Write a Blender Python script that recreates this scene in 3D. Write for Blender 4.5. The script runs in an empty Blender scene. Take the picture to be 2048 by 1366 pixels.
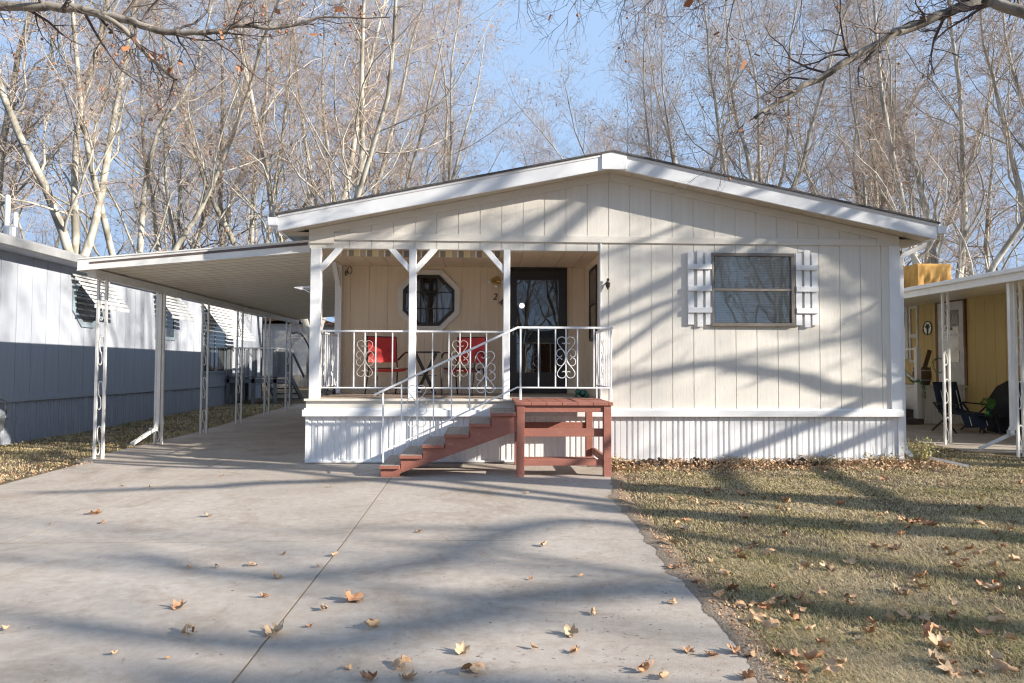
import bpy, bmesh, math, random
import numpy as np
from mathutils import Vector, Matrix, Euler
random.seed(7)
S = bpy.context.scene
# ------------------------------------------------------------------ camera
CAM = Vector((0, 0, 1.35)); FPX = 1365.3
RM = (Matrix.Rotation(math.radians(-2.3), 3, 'Z') @ Matrix.Rotation(math.pi/2 + math.radians(2.1), 3, 'X')
      @ Matrix.Rotation(math.radians(.23), 3, 'Z'))
cd = bpy.data.cameras.new('camera'); co = bpy.data.objects.new('camera', cd); S.collection.objects.link(co)
cd.sensor_width = 36; cd.lens = 24.0; cd.clip_end = 2000; cd.clip_start = .05
co.matrix_world = Matrix.Translation(CAM) @ RM.to_4x4()
S.camera = co
S.render.resolution_x, S.render.resolution_y = 1024, 683
# ------------------------------------------------------------------ light
SUN = Vector((1, -.385, .43)).normalized()
w = bpy.data.worlds.new('World'); S.world = w; w.use_nodes = True
nt = w.node_tree; nt.nodes.clear()
sky = nt.nodes.new('ShaderNodeTexSky'); sky.sky_type = 'NISHITA'; sky.sun_disc = False
sky.sun_elevation = math.asin(SUN.z); sky.sun_rotation = math.atan2(SUN.x, SUN.y)
sky.air_density = 1.0; sky.dust_density = .25; sky.ozone_density = 1.6; sky.altitude = 1400
bg = nt.nodes.new('ShaderNodeBackground'); bg.inputs['Strength'].default_value = .15
wo = nt.nodes.new('ShaderNodeOutputWorld')
hs = nt.nodes.new('ShaderNodeHueSaturation'); hs.inputs['Saturation'].default_value = .70
dk_ = nt.nodes.new('ShaderNodeMix'); dk_.data_type = 'RGBA'; dk_.blend_type = 'DARKEN'; dk_.inputs[0].default_value = 1; dk_.inputs[7].default_value = (.76, 1.09, 1.62, 1)   # the horizon never whiter than a clear winter sky
nt.links.new(sky.outputs[0], hs.inputs['Color']); nt.links.new(hs.outputs[0], dk_.inputs[6]); nt.links.new(dk_.outputs[2], bg.inputs[0]); nt.links.new(bg.outputs[0], wo.inputs[0])
sl = bpy.data.lights.new('sun', 'SUN'); sl.energy = 2.75; sl.angle = math.radians(.45); sl.color = (1, .93, .83)
so = bpy.data.objects.new('sun', sl); S.collection.objects.link(so)
so.rotation_euler = (-SUN).to_track_quat('-Z', 'Y').to_euler(); so.location = (20, -10, 20)
S.view_settings.view_transform = 'Standard'; S.view_settings.look = 'None'
S.view_settings.exposure = 2.02; S.view_settings.gamma = 1
S.cycles.max_bounces = 6; S.cycles.transparent_max_bounces = 10; S.cycles.use_denoising = True; S.cycles.denoising_prefilter = 'ACCURATE'; S.render.filter_size = 1.2; S.cycles.filter_width = 1.2
S.cycles.diffuse_bounces = 4; S.cycles.glossy_bounces = 3; S.cycles.transmission_bounces = 4

# ------------------------------------------------------------------ helpers
def at(x, y, X=None, Y=None, Z=None):
    d = RM @ Vector(((x-1024)/FPX, -(y-683)/FPX, -1))
    t = X/d.x if X is not None else Y/d.y if Y is not None else (Z-1.35)/d.z
    return CAM + d*t
def gz(y): return max(0., (y-14))*.018
def link(o): S.collection.objects.link(o); return o
def thing(name, label, cat, loc=(0, 0, 0), group=None):
    o = link(bpy.data.objects.new(name, None)); o.location = loc; o.empty_display_size = .1
    o['label'] = label; o['category'] = cat
    if group: o['group'] = group
    return o
def tag(o, label=None, cat=None, group=None, kind=None):
    for k, v in (('label', label), ('category', cat), ('group', group), ('kind', kind)):
        if v: o[k] = v
    return o
def attach(o, parent):
    o.parent = parent
    q = Vector((0, 0, 0)); p = parent
    while p is not None: q = q + p.location; p = p.parent
    # parents here are never rotated when parts are attached; part meshes keep world coordinates
    o.matrix_parent_inverse = Matrix.Translation(-parent.location) if parent.parent is None else Matrix.Identity(4)
    return o
def copy_tree(o, parent=None):
    c = o.copy(); link(c)
    if parent is not None: c.parent = parent
    for ch in list(o.children): copy_tree(ch, c)
    return c
class MB:
    def __init__(s): s.v = []; s.f = []
    def add(s, vs, fs):
        n = len(s.v); s.v += [tuple(v) for v in vs]; s.f += [tuple(n+i for i in f) for f in fs]; return s
    def box(s, x0, x1, y0, y1, z0, z1):
        return s.add([(x0,y0,z0),(x1,y0,z0),(x1,y1,z0),(x0,y1,z0),(x0,y0,z1),(x1,y0,z1),(x1,y1,z1),(x0,y1,z1)],
                     [(0,3,2,1),(4,5,6,7),(0,1,5,4),(1,2,6,5),(2,3,7,6),(3,0,4,7)])
    def poly(s, pts, vec):
        n = len(pts); vec = Vector(vec); pts = [Vector(p) for p in pts]
        return s.add(pts + [p+vec for p in pts], [tuple(range(n)), tuple(range(2*n-1, n-1, -1))] +
                     [(i, (i+1) % n, n+(i+1) % n, n+i) for i in range(n)])
    def beam(s, p, q, w, h, up=(0, 0, 1)):
        p, q = Vector(p), Vector(q); t = (q-p).normalized(); a = t.cross(Vector(up))
        if a.length < 1e-4: a = t.cross(Vector((0, 1, 0)))
        a.normalize(); b = a.cross(t).normalized()
        c = [(-w/2,-h/2),(w/2,-h/2),(w/2,h/2),(-w/2,h/2)]
        return s.poly([p + a*i + b*j for i, j in c], q-p)
    def tube(s, pts, r, n=8, flat=1.0):
        pts = [Vector(p) for p in pts]; K = len(pts); rs = r if isinstance(r, (list, tuple)) else [r]*K
        vs = []; ref = None
        for i, p in enumerate(pts):
            t = (pts[min(i+1, K-1)] - pts[max(i-1, 0)]).normalized()
            if ref is None: ref = t.orthogonal().normalized()
            ref = (ref - t*ref.dot(t)).normalized(); b = t.cross(ref)
            vs += [p + (ref*math.cos(2*math.pi*j/n) + b*math.sin(2*math.pi*j/n)*flat)*rs[i] for j in range(n)]
        fs = [(i*n+j, i*n+(j+1) % n, (i+1)*n+(j+1) % n, (i+1)*n+j) for i in range(K-1) for j in range(n)]
        fs += [tuple(range(n-1, -1, -1)), tuple(range((K-1)*n, K*n))]
        return s.add(vs, fs)
    def lathe(s, c, prof, n=16):
        c = Vector(c); K = len(prof)
        vs = [c + Vector((r*math.cos(2*math.pi*j/n), r*math.sin(2*math.pi*j/n), z)) for r, z in prof for j in range(n)]
        fs = [(i*n+j, i*n+(j+1) % n, (i+1)*n+(j+1) % n, (i+1)*n+j) for i in range(K-1) for j in range(n)]
        return s.add(vs, fs + [tuple(range(n-1, -1, -1)), tuple(range((K-1)*n, K*n))])
    def ball(s, c, r, n=10, m=7, sq=1.0):
        return s.lathe(c, [(max(1e-4, r*math.sin(math.pi*i/m)), -r*sq*math.cos(math.pi*i/m)) for i in range(m+1)], n)
    def xform(s, M, start=0):
        for i in range(start, len(s.v)): s.v[i] = tuple(M @ Vector(s.v[i]))
        return s
    def build(s, name, mat, parent=None, smooth=False, bevel=0):
        me = bpy.data.meshes.new(name); me.from_pydata(s.v, [], s.f)
        bm = bmesh.new(); bm.from_mesh(me); bmesh.ops.recalc_face_normals(bm, faces=bm.faces); bm.to_mesh(me); bm.free()
        me.materials.append(mat)
        if smooth: me.polygons.foreach_set('use_smooth', [True]*len(me.polygons))
        o = link(bpy.data.objects.new(name, me))
        if bevel:
            m = o.modifiers.new('bevel', 'BEVEL'); m.width = bevel; m.segments = 2; m.limit_method = 'ANGLE'
        if parent is not None: attach(o, parent)
        return o
def np_mesh(name, V, Q, mat, smooth=False, parent=None):
    me = bpy.data.meshes.new(name); V = np.asarray(V, np.float32); Q = np.asarray(Q, np.int32)
    k = Q.shape[1]
    me.vertices.add(len(V)); me.vertices.foreach_set('co', V.ravel())
    me.loops.add(Q.size); me.loops.foreach_set('vertex_index', Q.ravel())
    me.polygons.add(len(Q)); me.polygons.foreach_set('loop_start', np.arange(0, Q.size, k, dtype=np.int32))
    me.polygons.foreach_set('loop_total', np.full(len(Q), k, dtype=np.int32))
    if smooth: me.polygons.foreach_set('use_smooth', np.ones(len(Q), bool))
    me.materials.append(mat); me.update(calc_edges=True); me.validate()
    o = link(bpy.data.objects.new(name, me))
    if parent is not None: attach(o, parent)
    return o

# ------------------------------------------------------------------ materials
def mat(name, col, rough=.6, col2=None, scale=6., amt=.5, bump=0., bscale=80., metal=0., spec=.5, stretch=None,
        dirt=None, dscale=3., dlo=.55, dhi=.75, trans=0., detail=6):
    m = bpy.data.materials.new(name); m.use_nodes = True; n = m.node_tree.nodes; l = m.node_tree.links
    p = n['Principled BSDF']; p.inputs['Roughness'].default_value = rough; p.inputs['Metallic'].default_value = metal
    p.inputs['Specular IOR Level'].default_value = spec
    tc = n.new('ShaderNodeTexCoord'); src = tc.outputs['Object']
    if stretch:
        mp = n.new('ShaderNodeMapping'); mp.inputs['Scale'].default_value = stretch; l.new(src, mp.inputs[0]); src2 = mp.outputs[0]
    else: src2 = src
    c2 = col2 or tuple(c*.82 for c in col)
    nz = n.new('ShaderNodeTexNoise'); nz.inputs['Scale'].default_value = scale; nz.inputs['Detail'].default_value = detail
    l.new(src2, nz.inputs['Vector'])
    r = n.new('ShaderNodeValToRGB'); r.color_ramp.elements[0].position = .5-.5*amt*.6; r.color_ramp.elements[1].position = .5+.5*amt*.6
    r.color_ramp.elements[0].color = (*c2, 1); r.color_ramp.elements[1].color = (*col, 1)
    l.new(nz.outputs['Fac'], r.inputs[0]); out = r.outputs[0]
    if dirt:
        d = n.new('ShaderNodeTexNoise'); d.inputs['Scale'].default_value = dscale; d.inputs['Detail'].default_value = 8
        d.inputs['Roughness'].default_value = .7; l.new(src2, d.inputs['Vector'])
        rr = n.new('ShaderNodeValToRGB'); rr.color_ramp.elements[0].position = dlo; rr.color_ramp.elements[1].position = dhi
        l.new(d.outputs['Fac'], rr.inputs[0])
        mx = n.new('ShaderNodeMix'); mx.data_type = 'RGBA'; l.new(rr.outputs[0], mx.inputs[0]); l.new(out, mx.inputs[6])
        mx.inputs[7].default_value = (*dirt, 1); out = mx.outputs[2]
    l.new(out, p.inputs['Base Color'])
    if bump:
        b = n.new('ShaderNodeTexNoise'); b.inputs['Scale'].default_value = bscale; b.inputs['Detail'].default_value = 5
        l.new(src2, b.inputs['Vector']); bp = n.new('ShaderNodeBump'); bp.inputs['Strength'].default_value = bump
        bp.inputs['Distance'].default_value = .01; l.new(b.outputs['Fac'], bp.inputs['Height']); l.new(bp.outputs[0], p.inputs['Normal'])
    return m
def glass_mat(name, refl=.35, tint=(.8, .85, .85), wav=.0):
    m = bpy.data.materials.new(name); m.use_nodes = True; n = m.node_tree.nodes; l = m.node_tree.links; n.clear()
    o = n.new('ShaderNodeOutputMaterial'); g = n.new('ShaderNodeBsdfGlossy'); g.inputs['Roughness'].default_value = .01
    g.inputs['Color'].default_value = (.92, .92, .90, 1)
    t = n.new('ShaderNodeBsdfTransparent'); t.inputs['Color'].default_value = (*tint, 1)
    mx = n.new('ShaderNodeMixShader'); lw = n.new('ShaderNodeLayerWeight'); lw.inputs['Blend'].default_value = .3
    mr = n.new('ShaderNodeMapRange'); mr.inputs['To Min'].default_value = refl; mr.inputs['To Max'].default_value = 1
    l.new(lw.outputs['Fresnel'], mr.inputs['Value']); l.new(mr.outputs[0], mx.inputs[0])
    l.new(t.outputs[0], mx.inputs[1]); l.new(g.outputs[0], mx.inputs[2]); l.new(mx.outputs[0], o.inputs[0])
    if wav:
        nz = n.new('ShaderNodeTexNoise'); nz.inputs['Scale'].default_value = 2.2; nz.inputs['Detail'].default_value = 2
        tc = n.new('ShaderNodeTexCoord'); l.new(tc.outputs['Object'], nz.inputs['Vector'])
        b = n.new('ShaderNodeBump'); b.inputs['Strength'].default_value = wav; b.inputs['Distance'].default_value = .05
        l.new(nz.outputs['Fac'], b.inputs['Height']); l.new(b.outputs[0], g.inputs['Normal'])
    return m
M = dict(
    siding=mat('cream_siding', (.715, .675, .605), .75, (.67, .63, .56), 3, .6, .28, 26, stretch=(7, 7, .35), dirt=(.57, .49, .37), dscale=1.3, dlo=.6, dhi=.85),
    porchwall=mat('tan_siding', (.74, .61, .44), .75, (.69, .56, .40), 3, .6, .4, 26, stretch=(7, 7, .35)),
    trim=mat('cream_trim', (.70, .66, .59), .6, (.64, .60, .53), 4, .6, .2, 30, stretch=(1, 4, 4)),
    white=mat('white_paint', (.80, .80, .80), .45, (.74, .745, .75), 3, .5, .1, 25, dirt=(.58, .55, .48), dscale=2.2, dlo=.66, dhi=.9),
    whitewood=mat('white_wood', (.80, .80, .79), .55, (.74, .74, .73), 4, .6, .3, 40, stretch=(5, 5, .5), dirt=(.5, .46, .4), dscale=5, dlo=.68, dhi=.85),
    skirt=mat('white_skirting', (.80, .80, .80), .4, (.75, .75, .745), 3, .5, .05, 12, dirt=(.60, .54, .44), dscale=1.7, dlo=.62, dhi=.95, stretch=(2, 2, .6)),
    iron=mat('white_iron', (.82, .82, .82), .35, (.72, .71, .70), 30, .4),
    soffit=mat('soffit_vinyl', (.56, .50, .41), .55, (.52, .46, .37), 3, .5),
    shingle=mat('shingle', (.13, .12, .115), .95, (.07, .065, .06), 14, .6, .8, 60),
    redwood=mat('redwood_stain', (.345, .132, .092), .65, (.275, .105, .075), 4, .7, .35, 40, stretch=(1.2, 3, 3), dirt=(.44, .24, .17), dscale=9, dlo=.60, dhi=.72),
    treadtop=mat('worn_tread', (.33, .29, .25), .85, (.25, .20, .17), 14, .8, .5, 60),
    dark=mat('dark_bronze', (.028, .026, .025), .35, (.02, .019, .018), 6, .5),
    bronze=mat('aluminium_frame', (.27, .235, .20), .4, (.20, .17, .145), 10, .6, metal=.4),
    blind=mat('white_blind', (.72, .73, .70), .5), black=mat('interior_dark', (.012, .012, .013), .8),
    curtain=mat('sheer_curtain', (.55, .56, .57), .9, (.40, .41, .42), 3, .7, stretch=(12, 1, .6)),
    red=mat('red_sling', (.68, .05, .04), .6, (.50, .03, .03), 8, .5, .5, 500),
    frame=mat('dark_metal_frame', (.035, .028, .024), .35), brass=mat('brass', (.62, .42, .14), .28, (.5, .33, .1), 20, .5, metal=.9),
    bulb=mat('frosted_glass', (.75, .72, .66), .25), porchfloor=mat('porch_floor', (.40, .31, .23), .8, (.33, .25, .19), 5, .7, .3, 40, stretch=(.6, 5, 1)),
    corr=mat('carport_pan', (.90, .85, .75), .3, (.84, .79, .68), 2, .6, metal=.3, dirt=(.42, .33, .22), dscale=1.2, dlo=.66, dhi=.9),
    cpwhite=mat('carport_white', (.76, .75, .72), .4, (.68, .66, .62), 4, .6, dirt=(.36, .28, .2), dscale=7, dlo=.66, dhi=.82),
    brownline=mat('brown_channel', (.12, .085, .075), .6), chip=mat('post_paint', (.74, .73, .70), .45, (.66, .64, .60), 5, .6, dirt=(.22, .17, .13), dscale=9, dlo=.62, dhi=.72),
    grayhome=mat('grey_siding', (.36, .38, .42), .7, (.33, .35, .39), 3, .5, .3, 26, stretch=(6, 6, .4)),
    grayblue=mat('blue_grey_trim', (.28, .34, .38), .6), deckgray=mat('deck_grey', (.20, .21, .22), .8, (.15, .155, .16), 5, .6),
    awn=mat('awning_metal', (.72, .71, .68), .4, (.64, .62, .59), 6, .6), galv=mat('galvanised', (.40, .42, .44), .4, (.32, .34, .36), 8, .6, metal=.6),
    yellow=mat('yellow_siding', (.60, .46, .20), .75, (.56, .42, .18), 3, .6, .3, 26, stretch=(6, 6, .4)),
    bluewhite=mat('white_door', (.66, .66, .65), .5), brown=mat('brown_trim', (.19, .085, .04), .6), wood=mat('old_wood', (.17, .115, .075), .85, (.10, .07, .045), 6, .7, .5, 30),
    stepbrown=mat('step_carpet', (.13, .105, .09), .95), navy=mat('navy_canvas', (.018, .03, .06), .8, (.012, .02, .042), 8, .5, .3, 60),
    blackp=mat('black_plastic', (.015, .015, .017), .5), cover=mat('black_cover', (.012, .013, .018), .75, bump=.6, bscale=6),
    tarp=mat('orange_tarp', (.50, .27, .055), .8, (.38, .19, .04), 5, .6, .4, 20), tinsel=mat('green_tinsel', (.02, .22, .06), .3, (.01, .10, .03), 30, .5, metal=.4),
    green=mat('green_leaf', (.07, .24, .02), .5, (.03, .12, .01), 30, .5), teal=mat('green_glaze', (.03, .14, .09), .25, (.02, .08, .05), 20, .6),
    pink=mat('pink_curtain', (.42, .10, .14), .8), lap=mat('lap_white', (.62, .61, .60), .6), fascbrown=mat('brown_fascia', (.16, .085, .06), .6),
    bark=None, twig=None, concrete=None, soil=None, blade=None, leaf=None)
def bark_mat(name, a, b, c, big=2.5):
    m = bpy.data.materials.new(name); m.use_nodes = True; n = m.node_tree.nodes; l = m.node_tree.links
    p = n['Principled BSDF']; p.inputs['Roughness'].default_value = .8
    tc = n.new('ShaderNodeTexCoord'); mp = n.new('ShaderNodeMapping'); mp.inputs['Scale'].default_value = (1, 1, .45)
    l.new(tc.outputs['Object'], mp.inputs[0])
    vo = n.new('ShaderNodeTexNoise'); vo.inputs['Scale'].default_value = big; vo.inputs['Detail'].default_value = 5; vo.inputs['Distortion'].default_value = .6
    l.new(mp.outputs[0], vo.inputs['Vector'])
    r = n.new('ShaderNodeValToRGB'); e = r.color_ramp.elements; e[0].position = .36; e[0].color = (*c, 1); e[1].position = .62; e[1].color = (*a, 1)
    x = e.new(.46); x.color = (*b, 1); x = e.new(.5); x.color = tuple(.9*q for q in a)+(1,)
    l.new(vo.outputs['Fac'], r.inputs[0]); l.new(r.outputs[0], p.inputs['Base Color'])
    bp = n.new('ShaderNodeBump'); bp.inputs['Strength'].default_value = .5; bp.inputs['Distance'].default_value = .02
    l.new(vo.outputs['Fac'], bp.inputs['Height']); l.new(bp.outputs[0], p.inputs['Normal']); return m
M['shadediron'] = mat('shaded_white_iron', (.60, .54, .46), .5, (.48, .42, .35), 20, .6)  # white iron toned down to cream, porch shade put into the scroll colour
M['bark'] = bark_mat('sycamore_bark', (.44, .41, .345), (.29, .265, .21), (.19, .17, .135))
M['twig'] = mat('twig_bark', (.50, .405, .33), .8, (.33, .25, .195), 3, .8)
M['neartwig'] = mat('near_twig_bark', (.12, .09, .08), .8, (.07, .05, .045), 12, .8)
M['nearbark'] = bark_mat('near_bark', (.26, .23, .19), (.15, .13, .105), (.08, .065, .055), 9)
M['dry'] = mat('dry_crown_leaf', (.42, .19, .09), .7, (.28, .11, .05), 3, .8)

# concrete
def concrete():
    m = bpy.data.materials.new('concrete'); m.use_nodes = True; n = m.node_tree.nodes; l = m.node_tree.links
    p = n['Principled BSDF']; p.inputs['Roughness'].default_value = .85
    tc = n.new('ShaderNodeTexCoord')
    def noise(s, d, rg=.6, dist=0):
        z = n.new('ShaderNodeTexNoise'); z.inputs['Scale'].default_value = s; z.inputs['Detail'].default_value = d
        z.inputs['Roughness'].default_value = rg; z.inputs['Distortion'].default_value = dist; l.new(tc.outputs['Object'], z.inputs['Vector']); return z
    def ramp(src, p0, c0, p1, c1):
        r = n.new('ShaderNodeValToRGB'); e = r.color_ramp.elements; e[0].position = p0; e[0].color = (*c0, 1); e[1].position = p1; e[1].color = (*c1, 1)
        l.new(src, r.inputs[0]); return r.outputs[0]
    def mul(a, b, f=1.):
        x = n.new('ShaderNodeMix'); x.data_type = 'RGBA'; x.blend_type = 'MULTIPLY'; x.inputs[0].default_value = f
        l.new(a, x.inputs[6]); l.new(b, x.inputs[7]); return x.outputs[2]
    base = ramp(noise(.55, 6, .62).outputs['Fac'], .35, (.42, .365, .31), .66, (.55, .49, .43))
    fine = ramp(noise(190, 3, .8).outputs['Fac'], .36, (.60, .58, .56), .6, (1, 1, 1))
    mid = ramp(noise(12, 8, .8).outputs['Fac'], .35, (.78, .755, .73), .6, (1, 1, 1))
    spots = ramp(noise(34, 6, .85).outputs['Fac'], .33, (.42, .37, .33), .41, (1, 1, 1))
    st = ramp(noise(.8, 9, .78, 1.4).outputs['Fac'], .34, (.70, .63, .56), .5, (1, 1, 1))
    c = mul(mul(mul(mul(base, fine), mid), spots, .7), st, .8)
    l.new(c, p.inputs['Base Color'])
    bp = n.new('ShaderNodeBump'); bp.inputs['Strength'].default_value = .35; bp.inputs['Distance'].default_value = .004
    l.new(noise(220, 4, .7).outputs['Fac'], bp.inputs['Height']); l.new(bp.outputs[0], p.inputs['Normal']); return m
M['concrete'] = concrete()
def soil_mat():
    m = bpy.data.materials.new('dormant_lawn'); m.use_nodes = True; n = m.node_tree.nodes; l = m.node_tree.links
    p = n['Principled BSDF']; p.inputs['Roughness'].default_value = .95; tc = n.new('ShaderNodeTexCoord')
    a = n.new('ShaderNodeTexNoise'); a.inputs['Scale'].default_value = .9; a.inputs['Detail'].default_value = 8; a.inputs['Roughness'].default_value = .65
    b = n.new('ShaderNodeTexNoise'); b.inputs['Scale'].default_value = 60; b.inputs['Detail'].default_value = 6; b.inputs['Roughness'].default_value = .75
    for q in (a, b): l.new(tc.outputs['Object'], q.inputs['Vector'])
    r = n.new('ShaderNodeValToRGB'); e = r.color_ramp.elements; e[0].position = .34; e[0].color = (.15, .105, .075, 1); e[1].position = .66; e[1].color = (.27, .225, .12, 1)
    x = e.new(.5); x.color = (.16, .12, .075, 1); l.new(a.outputs['Fac'], r.inputs[0])
    r2 = n.new('ShaderNodeValToRGB'); e = r2.color_ramp.elements; e[0].position = .3; e[0].color = (.35, .33, .3, 1); e[1].position = .68; e[1].color = (1.3, 1.25, 1.1, 1)
    l.new(b.outputs['Fac'], r2.inputs[0])
    mx = n.new('ShaderNodeMix'); mx.data_type = 'RGBA'; mx.blend_type = 'MULTIPLY'; mx.inputs[0].default_value = 1
    l.new(r.outputs[0], mx.inputs[6]); l.new(r2.outputs[0], mx.inputs[7]); l.new(mx.outputs[2], p.inputs['Base Color'])
    bp = n.new('ShaderNodeBump'); bp.inputs['Strength'].default_value = 1; bp.inputs['Distance'].default_value = .03
    l.new(b.outputs['Fac'], bp.inputs['Height']); l.new(bp.outputs[0], p.inputs['Normal']); return m
M['soil'] = soil_mat()
def blade_mat():
    m = bpy.data.materials.new('grass_blade'); m.use_nodes = True; n = m.node_tree.nodes; l = m.node_tree.links
    p = n['Principled BSDF']; p.inputs['Roughness'].default_value = .7; tc = n.new('ShaderNodeTexCoord')
    a = n.new('ShaderNodeTexNoise'); a.inputs['Scale'].default_value = 1.3; a.inputs['Detail'].default_value = 5
    b = n.new('ShaderNodeTexWhiteNoise'); b.noise_dimensions = '1D'; at_ = n.new('ShaderNodeAttribute'); at_.attribute_name = 'rnd'
    l.new(tc.outputs['Object'], a.inputs['Vector'])
    ad = n.new('ShaderNodeMath'); ad.operation = 'MULTIPLY_ADD'; ad.inputs[1].default_value = .55; l.new(at_.outputs['Fac'], ad.inputs[0])
    sb = n.new('ShaderNodeMath'); sb.operation = 'SUBTRACT'; sb.inputs[1].default_value = .36; l.new(a.outputs['Fac'], sb.inputs[0]); l.new(sb.outputs[0], ad.inputs[2])
    r = n.new('ShaderNodeValToRGB'); e = r.color_ramp.elements
    e[0].position = .2; e[0].color = (.50, .41, .26, 1); e[1].position = .88; e[1].color = (.10, .14, .03, 1)
    for ps, c in ((.36, (.57, .44, .23, 1)), (.50, (.36, .25, .14, 1)), (.62, (.47, .40, .17, 1)), (.76, (.27, .28, .075, 1))): x = e.new(ps); x.color = tuple(.80*q for q in c[:3])+(1,)
    l.new(ad.outputs[0], r.inputs[0]); l.new(r.outputs[0], p.inputs['Base Color']); n.remove(b); return m
M['blade'] = blade_mat()
LEAFM = [mat('leaf_tan', (.56, .35, .19), .65, (.42, .24, .12), 25, .8, .3, 90), mat('leaf_rust', (.46, .25, .125), .65, (.33, .155, .075), 25, .8, .3, 90),
         mat('leaf_pale', (.50, .36, .22), .65, (.39, .25, .14), 25, .8, .3, 90)]

# ------------------------------------------------------------------ ground
F = 9.6; B = 11.3
def ground():
    xs = sorted(set([-300,-120,-60,-30,-20,-14]+[round(-10+i*.25, 3) for i in range(81)]+[14,20,30,60,120,300]))
    ys = sorted(set([-300,-100,-40,-15,-5,0]+[round(2+i*.25, 3) for i in range(49)]+[16,18,20,25,32,40,60,90,150,300]))
    r = random.Random(3); V = []
    for y in ys:
        for x in xs:
            z = -.03 + min(gz(y), .9)
            if 1.7 < x < 9 and 2 < y < 12: z += r.uniform(0, .018)
            if -9 < x < -5.8 and 5 < y < 12: z += r.uniform(0, .018)
            V.append((x, y, z))
    nx = len(xs); Q = [(j*nx+i, j*nx+i+1, (j+1)*nx+i+1, (j+1)*nx+i) for j in range(len(ys)-1) for i in range(nx-1)]
    return tag(np_mesh('ground', V, Q, M['soil']), kind='structure')
ground()
def slab(name, pts, zt=0., th=.12, m='concrete'):
    mb = MB(); mb.poly([(x, y, zt+gz(y)) for x, y in pts], (0, 0, -th))
    return tag(mb.build(name, M[m]), kind='structure')
g = .0065
rr = random.Random(5)
def redge(y0, y1, n):  # slightly irregular right edge
    return [(1.245 + (yy-2.9)*.028 + (.19*max(0, (yy-7)/1.4) if yy > 7 else 0) + rr.uniform(-.012, .012), yy) for yy in [y0+(y1-y0)*i/n for i in range(n+1)]]
JY = 5.36
slab('driveway', [(-1.05+g, -3), (1.2, -3)] + redge(0, JY-g, 14) + [(-1.07+g, JY-g)])
slab('driveway', [(-1.07+g, JY+g)] + redge(JY+g, 8.4, 10) + [(1.6, 9.9), (-1.15+g, 9.9)])
slab('driveway', [(-6.5, -3), (-1.05-g, -3), (-1.07-g, JY-g), (-6.0, JY-g)])
slab('driveway', [(-3.57+g, JY+g), (-1.07-g, JY+g), (-1.15-g, 9.9), (-3.66+g, 9.9)])
slab('driveway', [(-5.25, JY+g), (-3.57-g, JY+g), (-3.66-g, 9.9), (-5.52, 9.9), (-5.4, 7.8)])
slab('driveway', [(-5.75, 9.9+2*g), (-2.3, 9.9+2*g), (-2.3, 14), (-5.8, 14)])
slab('driveway', [(-5.8, 14+2*g), (-2.3, 14+2*g), (-2.3, 22), (-6.0, 22)])
slab('patio_slab', [(7.9, 11.0), (14, 9.4), (14, 20), (7.9, 20)])
# joint filling (tan dirt in the joints)
mb = MB()
mb.box(-1.075, -1.035, -3, JY, -.05, -.0025); mb.box(-6, 1.3, JY-.02, JY+.02, -.05, -.0035)
mb.poly([(-1.09, JY, -.0025), (-1.05, JY, -.0025), (-1.13, 9.9, -.0025), (-1.17, 9.9, -.0025)], (0, 0, -.04))
mb.poly([(-3.59, JY, -.0025), (-3.55, JY, -.0025), (-3.64, 9.9, -.0025), (-3.68, 9.9, -.0025)], (0, 0, -.04))
tag(mb.build('driveway_joint_sand', mat('joint_sand', (.27, .20, .13), .95, (.14, .10, .07), 30, .9, .8, 60)), kind='structure')

# ------------------------------------------------------------------ the main home
house = thing('mobile_home', 'cream single-storey home with white gable, covered porch and shuttered window', 'house', (1.76, F, 0))
RX, RZ, SL = 1.763, 4.12, .2056      # ridge x, height of the soffit line at the wall, slope
def roofz(x, top=RZ): return top - abs(x-RX)*SL
PHASE = 2.06; GW = .3048
def siding(mb, x0, x1, y, zb, ztop, th=.014, gap=.005, back=True):
    k = math.floor((x0-PHASE)/GW); xs = [x0]
    while True:
        k += 1; gx = PHASE + k*GW
        if gx >= x1-.02: break
        if gx > x0+.02: xs.append(gx)
    xs.append(x1)
    for a, b in zip(xs, xs[1:]):
        a2, b2 = a+gap, b-gap
        top = [(b2, y, ztop(b2))] + ([(RX, y, ztop(RX))] if a2 < RX < b2 else []) + [(a2, y, ztop(a2))]
        if ztop((a2+b2)/2)-zb < .02: continue
        mb.poly([(a2, y, zb), (b2, y, zb)] + top, (0, th, 0))
    if back:
        top = [(x1, y+.009, ztop(x1))] + ([(RX, y+.009, ztop(RX))] if x0 < RX < x1 else []) + [(x0, y+.009, ztop(x0))]
        mb.poly([(x0, y+.009, zb), (x1, y+.009, zb)] + top, (0, .1, 0))
XL, XR, PX = -2.46, 5.985, 1.654
mb = MB(); siding(mb, PX, XR, F, .75, lambda x: min(roofz(x), 3.16) if x < 9 else 0); mb.build('wall', M['siding'], house, bevel=.002)
mb = MB(); siding(mb, XL, XR, F+.002, 3.16, lambda x: roofz(x)-.0); mb.build('gable', M['siding'], house, bevel=.002)
mb = MB(); siding(mb, XL, PX, F+.002, 2.995, lambda x: 3.159); mb.build('porch_beam', M['siding'], house, bevel=.002)
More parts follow.
